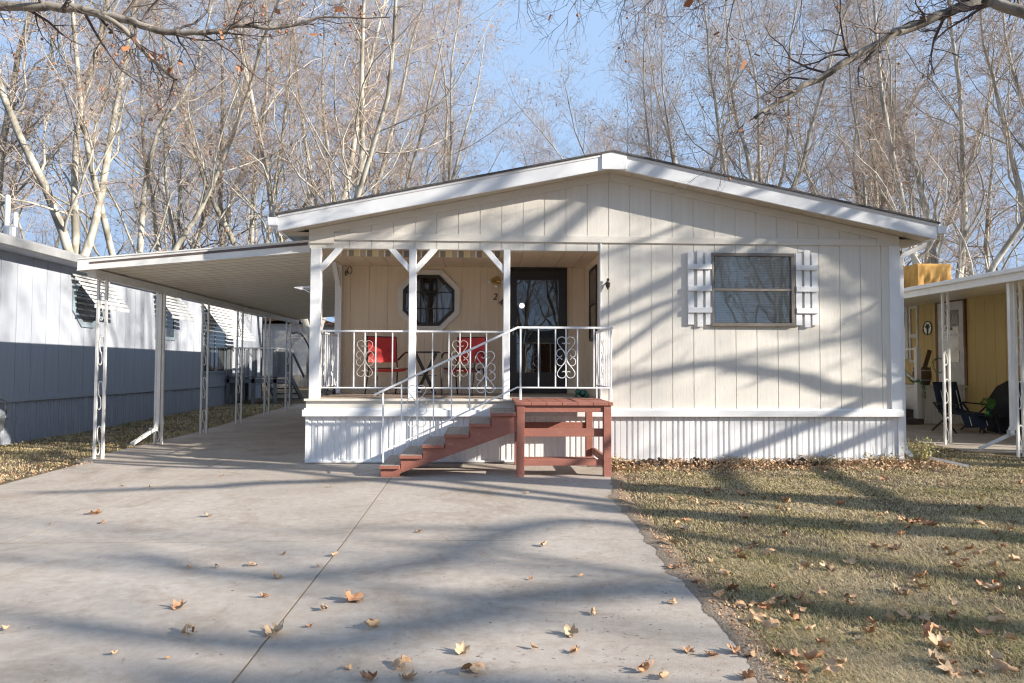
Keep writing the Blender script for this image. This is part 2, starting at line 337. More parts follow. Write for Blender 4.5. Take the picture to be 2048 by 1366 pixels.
# porch back wall, side wall, ceiling, floor
mb = MB(); siding(mb, XL+.03, PX+.1, B, .9, lambda x: 3.0); mb.build('porch_wall', M['porchwall'], house, bevel=.002)
mb = MB()
for i in range(5):
    mb.box(PX+.012, PX+.03, F+.14+i*.31, F+.14+i*.31+.30, .9, 3.0)
mb.box(PX+.02, PX+.1, F+.115, B, .9, 3.0); mb.box(PX-.004, PX+.1, F+.115, F+.16, .9, 3.0)
mb.build('porch_side_wall', M['porchwall'], house)
mb = MB()
for i in range(14): mb.box(XL+.02+i*.3, XL+.02+i*.3+.29, F+.12, B, 3.0, 3.015)
mb.box(XL, PX+.1, F+.112, B, 3.012, 3.1); mb.build('porch_ceiling', M['porchwall'], house)
mb = MB(); mb.box(XL+.02, PX, F-.02, B, .87, .90)
for i in range(11): mb.box(XL+.02, PX, F+.0+i*.155, F+i*.155+.148, .9, .906)
mb.build('porch_floor', M['porchfloor'], house)
mb = MB(); mb.box(XL-.03, 1.66, F-.05, F+.02, .862, .893); mb.box(XL-.01, 1.66, F-.012, F+.02, .75, .862); mb.build('porch_sill', M['trim'], house, bevel=.004)
# ledge
mb = MB(); mb.box(XL-.05, XR+.005, F-.06, F+.02, .652, .742); mb.box(XL-.03, XR+.003, F-.035, F+.02, .742, .762); mb.box(XL-.05, XL-.01, F+.02, 27, .652, .742)
mb.build('ledge', M['white'], house, bevel=.004)
# ribbed skirting
def skirt(name, x0, x1, y, z0, z1, m, parent, depth=.016, axis=0, phase=0., sign=1):
    xs = [(x0, 0)]; x = x0 + phase
    pat = [.0, .078, .156]
    while x < x1:
        for p in pat:
            a = x+p
            if x0+.02 < a and a+.03 < x1: xs += [(a, 0), (a+.006, depth), (a+.024, depth), (a+.034, 0)]
        if x+.25 < x1-.03 and x+.25 > x0+.02: xs += [(x+.245, 0), (x+.25, depth*.35), (x+.256, 0)]
        x += .327
    xs.append((x1, 0)); V = []; Q = []
    for a, d in xs:
        for z in (z0, z1): V.append((a, y+d, z) if axis == 0 else (y+sign*d, a, z))
    Q = [(2*i, 2*i+2, 2*i+3, 2*i+1) for i in range(len(xs)-1)]
    mb = MB(); mb.add(V, Q); return mb.build(name, m, parent)
skirt('skirting', 1.64, XR, F, .02, .655, M['skirt'], house, phase=.03)
skirt('skirting', XL, 1.64, F, .02, .655, M['skirt'], house, depth=.009, phase=.05)
for q in ((XL-.01, 1.64, F-.02, F+.01, .012, .04), (XR-.06, XR+.02, F-.02, F+.03, 0, .65), (XL-.012, XL+.03, F-.014, F+.05, .0405, .65)): MB().box(*q).build('skirting_trim', M['skirt'], house, bevel=.002)
for q in ((XL+.012, XL+.06, F+.05, 27, 0, .65), (XR-.04, XR+.0, F+.031, 27, 0, .65)): MB().box(*q).build('side_skirting', M['skirt'], house)
mb = MB()
mb.box(XL+.01, XL+.12, B+.12, 27, .66, 3.25); mb.box(XR-.1, XR-.005, F+.12, 27, .66, 3.25); mb.poly([(XL+.01, 27, .66), (XR, 27, .66), (XR, 27, 3.2), (RX, 27, 4.05), (XL+.01, 27, 3.2)], (0, .1, 0))
mb.build('side_wall', M['siding'], house)
# trims
mb = MB()
mb.box(-2.11, 5.645, F-.022, F, 3.113, 3.207)
mb.box(XL, -2.113, F-.02, F, 3.06, 3.245); mb.box(5.648, XR, F-.02, F, 3.113, 3.235)
mb.build('trim_band', M['trim'], house, bevel=.003)
for q in ((5.835, XR+.003, F-.024, F, .763, 3.111), (PX-.02, PX+.0, F-.012, F+.1, .9, 3.113)): MB().box(*q).build('corner_board', M['white'], house, bevel=.003)
mb = MB()
for s in (-1, 1):
    xe = XL if s < 0 else XR
    mb.poly([(RX+.002*s, F-.021, roofz(RX)-.115), (RX+.002*s, F-.021, roofz(RX)), (xe, F-.021, roofz(xe)), (xe, F-.021, roofz(xe)-.1 if True else 0)][::s], (0, .02, 0))
mb.build('frieze_board', M['trim'], house, bevel=.003)
OV = .3; EX0, EX1 = -2.81, 6.36
def fz(x): return 4.105 - abs(x-RX)*.2045   # bottom of the fascia
mb = MB()
for s, xe in ((-1, EX0), (1, EX1)):
    mb.poly([(RX, F-OV, fz(RX)), (xe, F-OV, fz(xe)), (xe, F-OV, fz(xe)+.20), (RX, F-OV, fz(RX)+.20)], (0, .035, 0))
    mb.poly([(RX, F-OV-.012, fz(RX)+.185), (xe, F-OV-.012, fz(xe)+.185), (xe, F-OV-.012, fz(xe)+.222), (RX, F-OV-.012, fz(RX)+.222)], (0, .05, 0))
    mb.box(min(xe, xe-.03*s), max(xe, xe-.03*s), F-OV+.036, 27.3, fz(xe), fz(xe)+.2)
mb.build('fascia', M['white'], house, bevel=.003)
mb = MB(); mb.poly([(1.605, F-OV-.022, 4.082), (1.95, F-OV-.022, 4.082), (1.95, F-OV-.022, 4.298), (RX+.01, F-OV-.022, 4.335), (1.605, F-OV-.022, 4.298)], (0, .02, 0))
mb.build('ridge_cap_plate', M['white'], house, bevel=.004)
mb = MB()
for s, xe in ((-1, EX0), (1, EX1)):
    n = int(abs(xe-RX)/.305)+1
    for i in range(n):
        a = RX + s*i*.305; b = RX + s*min(abs(xe-RX), (i+1)*.305)
        if abs(b-a) < .03: continue
        b -= s*.007
        mb.poly([(a, F-OV+.036, fz(a)+.015), (b, F-OV+.036, fz(b)+.015), (b, F-.001, fz(b)+.015), (a, F-.001, fz(a)+.015)], (0, 0, .02))
    mb.poly([(RX, F-OV+.036, fz(RX)+.026), (xe, F-OV+.036, fz(xe)+.026), (xe, F+.1, fz(xe)+.026), (RX, F+.1, fz(RX)+.026)], (0, 0, .02))
    xw = XL if s < 0 else XR
    for j in range(58):
        y0 = F+.0+j*.305; mb.box(min(xw, xe-.03*s)+.001, max(xw, xe-.03*s)-.001, y0, y0+.297, fz(xe)+.012, fz(xe)+.03)
    mb.box(min(xw, xe-.03*s)+.001, max(xw, xe-.03*s)-.001, F, 27.3, fz(xe)+.03, fz(xe)+.05)
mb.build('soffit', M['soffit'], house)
mb = MB()
for s, xe in ((-1, EX0-.03), (1, EX1+.03)):
    for k in range(2):
        mb.poly([(RX, F-OV-.035+k*.01, fz(RX)+.222+k*.013), (xe, F-OV-.035+k*.01, fz(xe)+.222+k*.013), (xe, F-OV-.035+k*.01, fz(xe)+.235+k*.013), (RX, F-OV-.035+k*.01, fz(RX)+.235+k*.013)], (0, 17.9, 0))
mb.build('roof', M['shingle'], house)
mb = MB()
for x0, x1, xi in ((EX1+.003, EX1+.125, 0), (EX0-.125, EX0-.003, 0)):
    z0, z1 = 3.245, 3.355; mb = MB()
    mb.poly([(x0, F-OV-.01, z0), (x1, F-OV-.01, z0), (x1+(.012 if x0 > 0 else 0), F-OV-.01, z1), (x0-(.012 if x0 < 0 else 0), F-OV-.01, z1)], (0, 17.5, 0)); mb.build('gutter', M['white'], house, bevel=.006)
# downspout
dsp = [(6.40, F+.05, 3.25), (6.40, F+.05, 3.17), (6.36, F+.05, 3.12), (6.09, F+.05, 3.0), (6.04, F+.05, 2.95), (6.035, F+.05, 2.87), (6.035, F+.05, .3), (6.06, F+.04, .16), (6.14, F+.0, .09)]
mb = MB()
for a, b in zip(dsp, dsp[1:]): mb.beam(a, Vector(b)+(Vector(b)-Vector(a)).normalized()*.012, .07, .05, up=(0, 1, 0))
mb.build('downspout', M['white'], house, bevel=.008)
# posts with braces
def vpost(x0, x1, y0, y1, left, right, name='porch_post'):
    mb = MB(); mb.box(x0, x1, y0, y1, .893, 2.994)
    p = mb.build(name, M['whitewood'], house, bevel=.006)
    for s, on in ((-1, left), (1, right)):
        if not on: continue
        xe = x0 if s < 0 else x1; b = MB(); w = .085
        b.poly([(xe, y0+.012, 2.66), (xe+s*.30, y0+.012, 2.993), (xe+s*.19, y0+.012, 2.993), (xe, y0+.012, 2.77)], (0, .07, 0))
        bo = b.build('brace', M['whitewood'], p, bevel=.004)
    return p
vpost(-2.43, -2.285, F-.03, F+.085, False, True); vpost(-1.063, -.963, F-.03, F+.07, True, True); vpost(.262, .355, F-.03, F+.07, True, False)
p = MB(); p.box(-2.44, -2.335, B-.11, B-.005, .9, 3.0); rp = p.build('porch_post', M['whitewood'], house, bevel=.004)
b = MB(); b.poly([(-2.42, B-.11, 2.62), (-2.42, B-.5, 2.99), (-2.42, B-.36, 2.99), (-2.42, B-.11, 2.77)], (.07, 0, 0)); b.build('brace', M['whitewood'], rp, bevel=.004)
# valance
mb = MB(); mb.box(-2.15, .30, F+.15, F+.155, 2.91, 3.0)
vm = bpy.data.materials.new('striped_canvas'); vm.use_nodes = True
n = vm.node_tree.nodes; l = vm.node_tree.links; tc = n.new('ShaderNodeTexCoord'); sx = n.new('ShaderNodeSeparateXYZ'); l.new(tc.outputs['Object'], sx.inputs[0])
mm = n.new('ShaderNodeMath'); mm.operation = 'MODULO'; ad = n.new('ShaderNodeMath'); ad.inputs[1].default_value = 10.; l.new(sx.outputs[0], ad.inputs[0]); l.new(ad.outputs[0], mm.inputs[0]); mm.inputs[1].default_value = .26
dv = n.new('ShaderNodeMath'); dv.operation = 'DIVIDE'; dv.inputs[1].default_value = .26; l.new(mm.outputs[0], dv.inputs[0])
r = n.new('ShaderNodeValToRGB'); r.color_ramp.interpolation = 'CONSTANT'; e = r.color_ramp.elements; e[0].color = (.30, .25, .20, 1); e[1].position = .28; e[1].color = (.72, .56, .30, 1)
for ps, c in ((.56, (.78, .72, .6, 1)), (.62, (.52, .40, .27, 1)), (.92, (.8, .76, .66, 1))): x = e.new(ps); x.color = c
l.new(dv.outputs[0], r.inputs[0]); l.new(r.outputs[0], n['Principled BSDF'].inputs['Base Color']); n['Principled BSDF'].inputs['Roughness'].default_value = .8
mb.build('valance', vm, house)
# windows
GL = glass_mat('window_glass', .12, (.88, .9, .9), .02); GD = glass_mat('door_glass', .09, (.5, .5, .5), .015)
x0, x1, z0, z1 = 3.225, 4.43, 1.935, 2.985
mb = MB()
for a in ((x0, x1, z0, z0+.05), (x0, x1, z1-.045, z1)): mb.box(a[0], a[1], F-.045, F, a[2], a[3])
for a in ((x0, x0+.035), (x1-.05, x1)): mb.box(a[0], a[1], F-.043, F, z0+.05, z1-.045)
mb.box(x0+.035, x1-.05, F-.036, F-.012, 2.44, 2.475)
win = mb.build('window', M['bronze'], house, bevel=.003)
mb = MB(); mb.box(x0+.03, x1-.04, F-.006, F-.003, z0+.04, z1-.04); mb.build('window_back', M['black'], win)
mb = MB(); z = z0+.06
while z < z1-.06: mb.poly([(x0+.06, F-.0125, z), (x1-.07, F-.0125, z), (x1-.07, F-.010, z+.021), (x0+.06, F-.010, z+.021)], (0, -.001, 0)); z += .0235
mb.box(x0+.16, x0+.165, F-.0155, F-.014, z0+.06, z1-.1); mb.build('blind', M['blind'], win)
for yy, za, zb_ in ((F-.02, z0+.05, 2.44), (F-.03, 2.475, z1-.045)): MB().add([(x0+.035, yy, za), (x1-.05, yy, za), (x1-.05, yy, zb_), (x0+.035, yy, zb_)], [(0, 1, 2, 3)]).build('pane', GL, win)
for xs_, sg in (((2.885, 3.02, 3.14), 0), ((4.45, 4.575, 4.685), 1)):
    mb = MB()
    for k, x in enumerate(xs_):
        wd = .085 if k != 1 else .08
        dz = .02 if (k == 1) else 0
        top = 2.995 + (dz if sg else .012*dz*50*.5); bot = 1.955 - (.03 if k == 1 else 0)
        mb.box(x, x+wd, F-.034, F-.012, bot, top + (.02 if k == 1 else 0))
    for z in (2.745, 2.435, 2.125): mb.box(xs_[0], xs_[2]+.085, F-.056, F-.034, z, z+.075)
    mb.build('shutter', M['white'], house, bevel=.002)
def octo(cx, cz, w, y): 
    a = w/2; b = a*math.tan(math.pi/8); return [Vector((cx+i, y, cz+j)) for i, j in ((-b,-a),(b,-a),(a,-b),(a,b),(b,a),(-b,a),(-a,b),(-a,-b))]
def octring(mb, cx, cz, w0, w1, y0, y1):
    o, i = octo(cx, cz, w0, y0), octo(cx, cz, w1, y0); d = Vector((0, y1-y0, 0))
    for k in range(8): mb.poly([o[k], o[(k+1) % 8], i[(k+1) % 8], i[k]], d)
cx, cz = -.925, 2.435
mb = MB(); octring(mb, cx, cz, 1.02, .845, B-.03, B); ow = mb.build('octagonal_window', M['trim'], house, bevel=.003)
mb = MB(); octring(mb, cx, cz, .83, .755, B-.045, B)
for k in (-1, 1):
    mb.box(cx+k*.135-.009, cx+k*.135+.009, B-.036, B-.024, cz-.37, cz+.37); mb.box(cx-.37, cx+.37, B-.034, B-.026, cz+k*.135-.009, cz+k*.135+.009)
mb.build('window_frame', M['dark'], ow)
mb = MB(); mb.poly(octo(cx, cz, .78, B-.004), (0, .002, 0)); mb.build('window_back', M['black'], ow)
mb = MB()
for s in (-1, 1):
    pts = [(cx+s*.375, B-.01, cz+.1), (cx+s*.375, B-.01, cz-.15), (cx+s*.16, B-.01, cz-.36), (cx+s*.10, B-.01, cz-.36), (cx+s*.06, B-.01, cz-.1), (cx+s*.14, B-.01, cz+.15), (cx+s*.13, B-.01, cz+.36), (cx+s*.16, B-.01, cz+.36)]
    mb.poly(pts[::s], (0, .002, 0))
mb.build('curtain', M['curtain'], ow)
mb = MB(); mb.add(octo(cx, cz, .77, B-.022), [tuple(range(8))]); mb.build('pane', glass_mat('oct_glass', .06, (.7, .74, .78), .01), ow)
# storm door
dx0, dx1, dz0, dz1 = .415, 1.335, .915, 2.985
mb = MB(); W = .11
mb.box(dx0-.03, dx1+.03, B-.035, B, dz1-.04, dz1+.02); mb.box(dx0-.03, dx0, B-.035, B, .907, dz1-.04); mb.box(dx1, dx1+.03, B-.035, B, .907, dz1-.04)
mb.box(dx0, dx0+W, B-.06, B-.025, dz0, dz1-.045); mb.box(dx1-W, dx1, B-.06, B-.025, dz0, dz1-.045)
mb.box(dx0+W, dx1-W, B-.06, B-.025, dz1-.2, dz1-.045); mb.box(dx0+W, dx1-W, B-.06, B-.025, dz0, dz0+.34)
mb.box(dx0+W+.05, dx1-W-.05, B-.066, B-.06, dz0+.07, dz0+.28)
sd = mb.build('storm_door', M['dark'], house, bevel=.004)
mb = MB(); mb.box(dx0+W, dx1-W, B-.008, B-.004, dz0+.34, dz1-.2); mb.build('door_back', M['black'], sd)
mb = MB(); mb.box(dx0+W, dx1-W, B-.044, B-.04, dz0+.34, dz1-.2); mb.build('pane', GD, sd)
mb = MB(); mb.tube([(dx0+.055, B-.062, 1.86), (dx0+.055, B-.10, 1.88), (dx0+.055, B-.10, 2.0), (dx0+.055, B-.062, 2.02)], .01, 8); mb.build('handle', M['galv'], sd)
em = bpy.data.materials.new('lit_globe'); em.use_nodes = True; p = em.node_tree.nodes['Principled BSDF']; p.inputs['Emission Color'].default_value = (1, .98, .92, 1); p.inputs['Emission Strength'].default_value = 2
mb = MB(); mb.ball((dx0+W+.09, B-.024, 2.36), .014, sq=1); mb.xform(Matrix.Translation((dx0+W+.09, B-.022, 2.36)) @ Matrix.Diagonal((3.2, .8, 3.2, 1)) @ Matrix.Translation((-(dx0+W+.09), -(B-.024), -2.36)))
mb.build('indoor_lamp', em, sd, smooth=True)
# side window on the porch (faces left)
mb = MB()
yw0, yw1 = F+.42, F+1.1
mb.box(PX-.012, PX+.011, yw0, yw0+.04, 1.75, 2.87); mb.box(PX-.012, PX+.011, yw1-.04, yw1, 1.75, 2.87)
for z in (1.75, 2.30, 2.83): mb.box(PX-.012, PX+.011, yw0+.04, yw1-.04, z, z+.04)
sw = mb.build('side_window', M['dark'], house)
mb = MB(); mb.box(PX+.001, PX+.006, yw0+.04, yw1-.04, 1.79, 2.3); mb.build('lower_pane', mat('tinted_pane', (.02, .02, .022), .1), sw)
mb = MB(); mb.box(PX+.001, PX+.006, yw0+.04, yw1-.04, 2.34, 2.83); mb.build('screen', mat('screen_mesh', (.20, .15, .11), .9), sw)
# wall lamp with three bulbs
lx, lz = .19, 2.765; mb = MB()
def disc(mb, c, r, y0, y1, n=20): mb.poly([(c[0]+r*math.cos(2*math.pi*i/n), y0, c[1]+r*math.sin(2*math.pi*i/n)) for i in range(n)], (0, y1-y0, 0))
disc(mb, (lx, lz), .075, B-.02, B); disc(mb, (lx, lz), .05, B-.045, B-.02)
for a in (200, -20, 270): 
    a = math.radians(a); mb.tube([(lx, B-.05, lz), (lx+.07*math.cos(a), B-.08, lz+.07*math.sin(a)+.01)], .014, 8)
wl = mb.build('porch_lamp', M['brass'], house, smooth=False)
for a in (200, -20, 270):
    a = math.radians(a); mb = MB(); mb.ball((lx+.115*math.cos(a), B-.095, lz+.105*math.sin(a)+.01), .035, 12, 8); mb.build('bulb', M['bulb'], wl, smooth=True)
# house number
def text(body, size, loc, m, parent, name, rot=(math.pi/2, 0, 0), shear=.25, ext=.006):
    cu = bpy.data.curves.new(name, 'FONT'); cu.body = body; cu.size = size; cu.extrude = ext; cu.shear = shear
    o = link(bpy.data.objects.new(name, cu)); cu.materials.append(m); bpy.context.view_layer.update()
    dg = bpy.context.evaluated_depsgraph_get(); me = bpy.data.meshes.new_from_object(o.evaluated_get(dg))
    S.collection.objects.unlink(o); bpy.data.objects.remove(o)
    me.transform(Matrix.Translation(loc) @ Euler(rot).to_matrix().to_4x4())
    me.materials.clear(); me.materials.append(m)
    o = link(bpy.data.objects.new(name, me)); attach(o, parent); return o
text('2', .155, (.125, B-.012, 2.455), M['dark'], house, 'house_number'); text('4', .155, (.215, B-.012, 2.36), M['dark'], house, 'house_number')
# small wall things
mb = MB(); mb.box(-2.2, -1.75, B-.012, B, .955, 1.035); pl = mb.build('plaque', M['trim'], house, bevel=.004)
mb = MB(); q = [(-2.17+i*.016, B-.016, .995+.018*math.sin(i*1.9)+.01*math.sin(i*.7)) for i in range(26)]; mb.tube(q, .003, 5); mb.build('plaque_script', M['dark'], pl)
mb = MB(); mb.box(-.66, -.56, B-.02, B, 1.24, 1.36); mb.box(-.645, -.575, B-.03, B-.02, 1.31, 1.35); mb.box(-.645, -.575, B-.03, B-.02, 1.25, 1.29); mb.build('outlet', M['galv'], house, bevel=.003)
mb = MB(); mb.tube([(-2.29, B-.02, 2.84), (-2.27, B-.1, 2.86), (-2.24, B-.16, 2.88)], .008, 6)
mb.tube([(-2.19+.035*math.cos(a*.5), B-.18, 2.9+.06*math.sin(a*.5)) for a in range(13)], .006, 6)
mb.tube([(-2.27+.02*math.cos(a*.5), B-.06, 2.87+.04*math.sin(a*.5)) for a in range(13)], .005, 6); mb.build('wall_hook', M['frame'], house)
mb = MB(); c = (1.735, F-.02, 2.51)
mb.lathe((c[0], c[1]-.035, c[2]-.07), [(.004, 0), (.03, .045), (.036, .085), (.022, .11), (.004, .115)], 10); mb.tube([(c[0]-.05, F-.0, c[2]), (c[0]-.02, c[1]-.035, c[2]+.03), (c[0]+.005, c[1]-.03, c[2]+.075)], .009, 6)
mb.box(c[0]-.012, c[0]+.018, c[1]-.045, c[1]-.01, c[2]+.055, c[2]+.09); mb.build('door_chime', M['frame'], house)
# scroll bracket on the corner post
mb = MB(); ax, ay, az = -2.43, F+.02, 2.415
mb.tube([(ax, ay, az+.04), (ax-.23, ay, az+.025)], .008, 6); mb.tube([(ax, ay, az-.05), (ax-.1, ay, az+.0), (ax-.23, ay, az+.025)], .007, 6); mb.tube([(ax, ay, az+.07), (ax, ay, az-.07)], .01, 6)
for k in range(3): mb.tube([(ax-.04-.05*k+.018*math.cos(a*.6), ay, az+.012+.016*math.sin(a*.6)) for a in range(11)], .004, 5)
mb.build('plant_bracket', M['iron'], house)

# ------------------------------------------------------------------ iron railings
def smooth_path(P, n=5):
    out = []; P = [Vector(p) for p in P]; K = len(P)
    for i in range(K-1):
        p0, p1, p2, p3 = P[max(i-1, 0)], P[i], P[i+1], P[min(i+2, K-1)]
        for k in range(n):
            t = k/n; out.append(.5*((2*p1)+(-p0+p2)*t+(2*p0-5*p1+4*p2-p3)*t*t+(-p0+3*p1-3*p2+p3)*t**3))
    return out+[P[-1]]
TOPL = [(.20, .72), (.09, .67), (.015, .80), (.08, .95), (.22, 1.), (.38, .92), (.43, .76), (.34, .58), (.18, .38), (.06, .18), (.025, 0)]
MIDL = [(.20, .12), (.27, .03), (.38, .04), (.46, .16), (.43, .32), (.28, .41), (.13, .34), (.04, .18), (.02, .05)]
def scroll(mb, c, H, u=(1, 0, 0), r=.0042):
    c = Vector(c); u = Vector(u); v = Vector((0, 0, 1)); h = H/2
    for sx_ in (-1, 1):
        for sz in (-1, 1):
            for P in (TOPL, MIDL):
                mb.tube(smooth_path([c+u*(x*h*sx_)+v*(z*h*sz) for x, z in P], 4), r, 6)
rail = MB(); yr = F+.02
for a, b in ((-2.285, -1.063), (-.963, .262)):
    rail.box(a, b, yr-.016, yr+.016, 1.825, 1.85); rail.box(a, b, yr-.009, yr+.009, 1.037, 1.055)
rail_o = rail.build('porch_railing', M['iron'], house, bevel=.003)
for px in (676, 708, 730, 751.5, 785, 865, 898, 920, 941, 973):
    x = at(px, 700, Y=yr).x; mb = MB(); mb.box(x-.0075, x+.0075, yr-.0075, yr+.0075, 1.055, 1.825); mb.build('baluster', M['iron'], rail_o)
for px in (730, 920):
    mb = MB(); scroll(mb, (at(px, 700, Y=yr).x, yr-.012, at(px, 717, Y=yr).z), .50, r=.0036); mb.build('scroll', M['shadediron'], rail_o, smooth=True)
sr = MB(); xs_ = -2.38; sr.box(xs_-.016, xs_+.016, F+.085, B-.11, 1.825, 1.85); sr.box(xs_-.009, xs_+.009, F+.085, B-.11, 1.037, 1.055); sr.box(xs_-.01, xs_+.01, F+.086, F+.105, 1.0, 1.83)
sr_o = sr.build('side_railing', M['iron'], house)
for i in range(11):
    y = F+.2+i*.128; mb = MB(); mb.box(xs_-.0075, xs_+.0075, y-.0075, y+.0075, 1.055, 1.825); mb.build('baluster', M['iron'], sr_o)
for y in (F+.52, F+1.15): mb = MB(); scroll(mb, (xs_, y, 1.44), .5, (0, 1, 0)); mb.build('scroll', M['iron'], sr_o, smooth=True)

# ------------------------------------------------------------------ wooden steps with landing
YS = 8.42
steps = thing('wooden_steps', 'red-brown wooden steps and landing with white scrolled iron handrail at the porch', 'steps', (.4, 8.9, 0))
TX = [-1.265, -1.02, -.75, -.48, -.18, .085, .395]; TZ = [.139, .264, .391, .52, .651, .781]
pts = [(-1.255, YS, 0), (-1.04, YS, 0)] + [(at(801, 944, Y=YS).x, YS, .045), (.41, YS, at(1031, 862, Y=YS).z), (.41, YS, .735)]
for i in range(5, -1, -1): pts += [(TX[i+1]-.012 if i == 5 else TX[i+1]+.004, YS, TZ[i]-.042), (TX[i]+.006, YS, TZ[i]-.042)]
for y in (YS, 9.36):
    mb = MB(); mb.poly([(a, y, c) for a, _, c in pts], (0, .042, 0)); mb.build('stringer', M['redwood'], steps, bevel=.003)
for i in range(6):
    mb = MB(); mb.box(TX[i]-.008, TX[i+1]-.005, YS-.03, 9.42, TZ[i]-.04, TZ[i]); t = mb.build('tread', M['redwood'], steps, bevel=.003)
    mb = MB(); mb.box(TX[i]+.002, TX[i]+.175, YS-.028, 9.41, TZ[i], TZ[i]+.004); mb.box(TX[i]+.185, TX[i+1]-.01, YS-.028, 9.41, TZ[i], TZ[i]+.004); mb.build('tread_surface', M['treadtop'], t)
mb = MB(); x = .385; k = 0
while x < 1.56: mb.box(x, min(x+.187, 1.59), YS-.03, F-.065, .873, .912); x += .192
mb.build('deck', M['redwood'], steps, bevel=.003)
for (a, b, c, d) in ((.40, .495, YS-.015, YS+.075), (1.475, 1.57, YS-.015, YS+.075), (1.40, 1.49, 9.38, 9.47), (.42, .5, 9.42, 9.5)):
    mb = MB(); mb.box(a, b, c, d, -.0, .872); mb.build('post', M['redwood'], steps, bevel=.004)
for (a, b, c, d, e, f_) in ((.497, 1.473, YS, YS+.04, .79, .871), (.497, 1.473, YS+.03, YS+.07, .485, .585), (.497, 1.473, YS+.02, YS+.06, .13, .205), (.5, 1.40, YS+.063, YS+.30, .17, .205),
                          (1.50, 1.54, YS+.077, 9.379, .79, .871), (1.49, 1.53, YS+.077, 9.379, .15, .24), (.445, .485, YS+.077, 9.42, .79, .871), (.41, 1.399, 9.40, 9.44, .49, .585)):
    mb = MB(); mb.box(a, b, c, d, e, f_); mb.build('rail_board', M['redwood'], steps, bevel=.003)
yh = YS+.02
def h(px, py): p = at(px, py, Y=yh); return Vector((p.x, yh, p.z))
mb = MB(); mb.beam(h(748, 790), h(1035, 655), .032, .026, up=(0, 0, 1)); mb.beam(h(1034, 655), h(1226, 656), .032, .026)
mb.beam(h(766, 903), h(1036, 774), .016, .018); mb.beam(h(1036, 775), h(1222, 776), .016, .018)
for px, a, b in ((766, 785, 925), (1041, 656, 800), (1222, 657, 800)):
    p, q = h(px, a), h(px, b); mb.beam(p, q, .02, .02)
    if px > 1000: mb.beam(h(px, 778), q, .03, .03)
yb = F-.07
xr_ = h(1222, 700).x
mb.beam((xr_, yh, h(1222, 656).z), (xr_, yb, h(1222, 656).z), .032, .026); mb.beam((xr_, yh, h(1222, 775).z), (xr_, yb, h(1222, 775).z), .016, .018); mb.beam((xr_, yb, .912), (xr_, yb, h(1222, 656).z), .02, .02)
hr = mb.build('handrail', M['iron'], steps, bevel=.003)
zt = lambda px: (655+(1035-px)*135/287 if px < 1035 else 656); zb = lambda px: (774+(1036-px)*129/270 if px < 1036 else 775)
for px in (803, 834, 867, 903, 939, 971, 1006, 1077, 1111, 1132, 1155, 1188):
    mb = MB(); mb.beam(h(px, zt(px)+2), h(px, zb(px)), .015, .015); mb.build('baluster', M['iron'], hr)
for i in range(6):
    y = yh+.15+i*.155; mb = MB(); mb.beam((xr_, y, h(1222, 657).z), (xr_, y, h(1222, 775).z), .015, .015); mb.build('baluster', M['iron'], hr)
for px, py in ((834, 812), (971, 744), (1132, 715)): mb = MB(); p = h(px, py); scroll(mb, (p.x, yh-.012, p.z), .51); mb.build('scroll', M['iron'], hr, smooth=True)
mb = MB(); scroll(mb, (xr_, yh+.6, 1.45), .5, (0, 1, 0)); mb.build('scroll', M['iron'], hr, smooth=True)

# ------------------------------------------------------------------ things on the porch
def chair(loc, rz, label):
    t = thing('patio_chair', label, 'chair', (0, 0, 0), 'red sling chairs on the porch')
    def lp(x, y, z): return Vector((x, y, z))
    # local: faces -Y, width along X
    mb = MB()
    P = [lp(x, .22+.05*((z-.5)/.4)+.012*math.cos(x*9), z) for z in (.50, .64, .78, .90) for x in (-.23, -.12, 0, .12, .23)]
    mb.add(P+[p+Vector((0, .006, 0)) for p in P], [(r*5+c, r*5+c+1, (r+1)*5+c+1, (r+1)*5+c) for r in range(3) for c in range(4)]+[(20+r*5+c, 20+(r+1)*5+c, 20+(r+1)*5+c+1, 20+r*5+c+1) for r in range(3) for c in range(4)])
    mb.build('backrest', M['red'], t, smooth=True)
    mb = MB(); P = [lp(x, y, .40-.035*math.sin((y+.28)/.48*math.pi)-.012*math.cos(x*6)+.02*(y < -.2)) for y in (-.28, -.16, -.04, .08, .20) for x in (-.23, -.12, 0, .12, .23)]
    mb.add(P+[p-Vector((0, 0, .006)) for p in P], [(r*5+c, r*5+c+1, (r+1)*5+c+1, (r+1)*5+c) for r in range(4) for c in range(4)]+[(25+r*5+c, 25+(r+1)*5+c, 25+(r+1)*5+c+1, 25+r*5+c+1) for r in range(4) for c in range(4)])
    mb.build('seat', M['red'], t, smooth=True)
    mb = MB()
    for s in (-1, 1):
        mb.tube([lp(s*.235, -.28, .41), lp(s*.235, -.05, .375), lp(s*.235, .19, .40), lp(s*.235, .23, .52), lp(s*.235, .275, .91)], .011, 8)
    mb.tube([lp(-.235, .275, .905), lp(.235, .275, .905)], .008, 6); mb.tube([lp(-.235, -.28, .41), lp(.235, -.28, .41)], .010, 6); mb.tube([lp(-.235, .2, .40), lp(.235, .2, .40)], .010, 6)
    mb.build('seat_frame', M['frame'], t, smooth=True)
    for s in (-1, 1):
        mb = MB(); mb.tube(smooth_path([lp(s*.25, -.33, 0), lp(s*.265, -.305, .35), lp(s*.27, -.29, .56), lp(s*.275, -.22, .635), lp(s*.275, -.08, .655), lp(s*.275, .06, .62), lp(s*.255, .22, .54)], 4), .014, 8, .8)
        mb.build('arm', M['frame'], t, smooth=True)
        mb = MB(); mb.tube([lp(s*.235, .19, .40), lp(s*.245, .24, .2), lp(s*.25, .31, 0)], .012, 8); mb.build('leg', M['frame'], t, smooth=True)
    t.location = loc; t.rotation_euler = (0, 0, rz); return t
chair((-1.50, 10.62, .907), math.radians(27), 'red sling patio chair beside the porch corner, left of the small dark table')
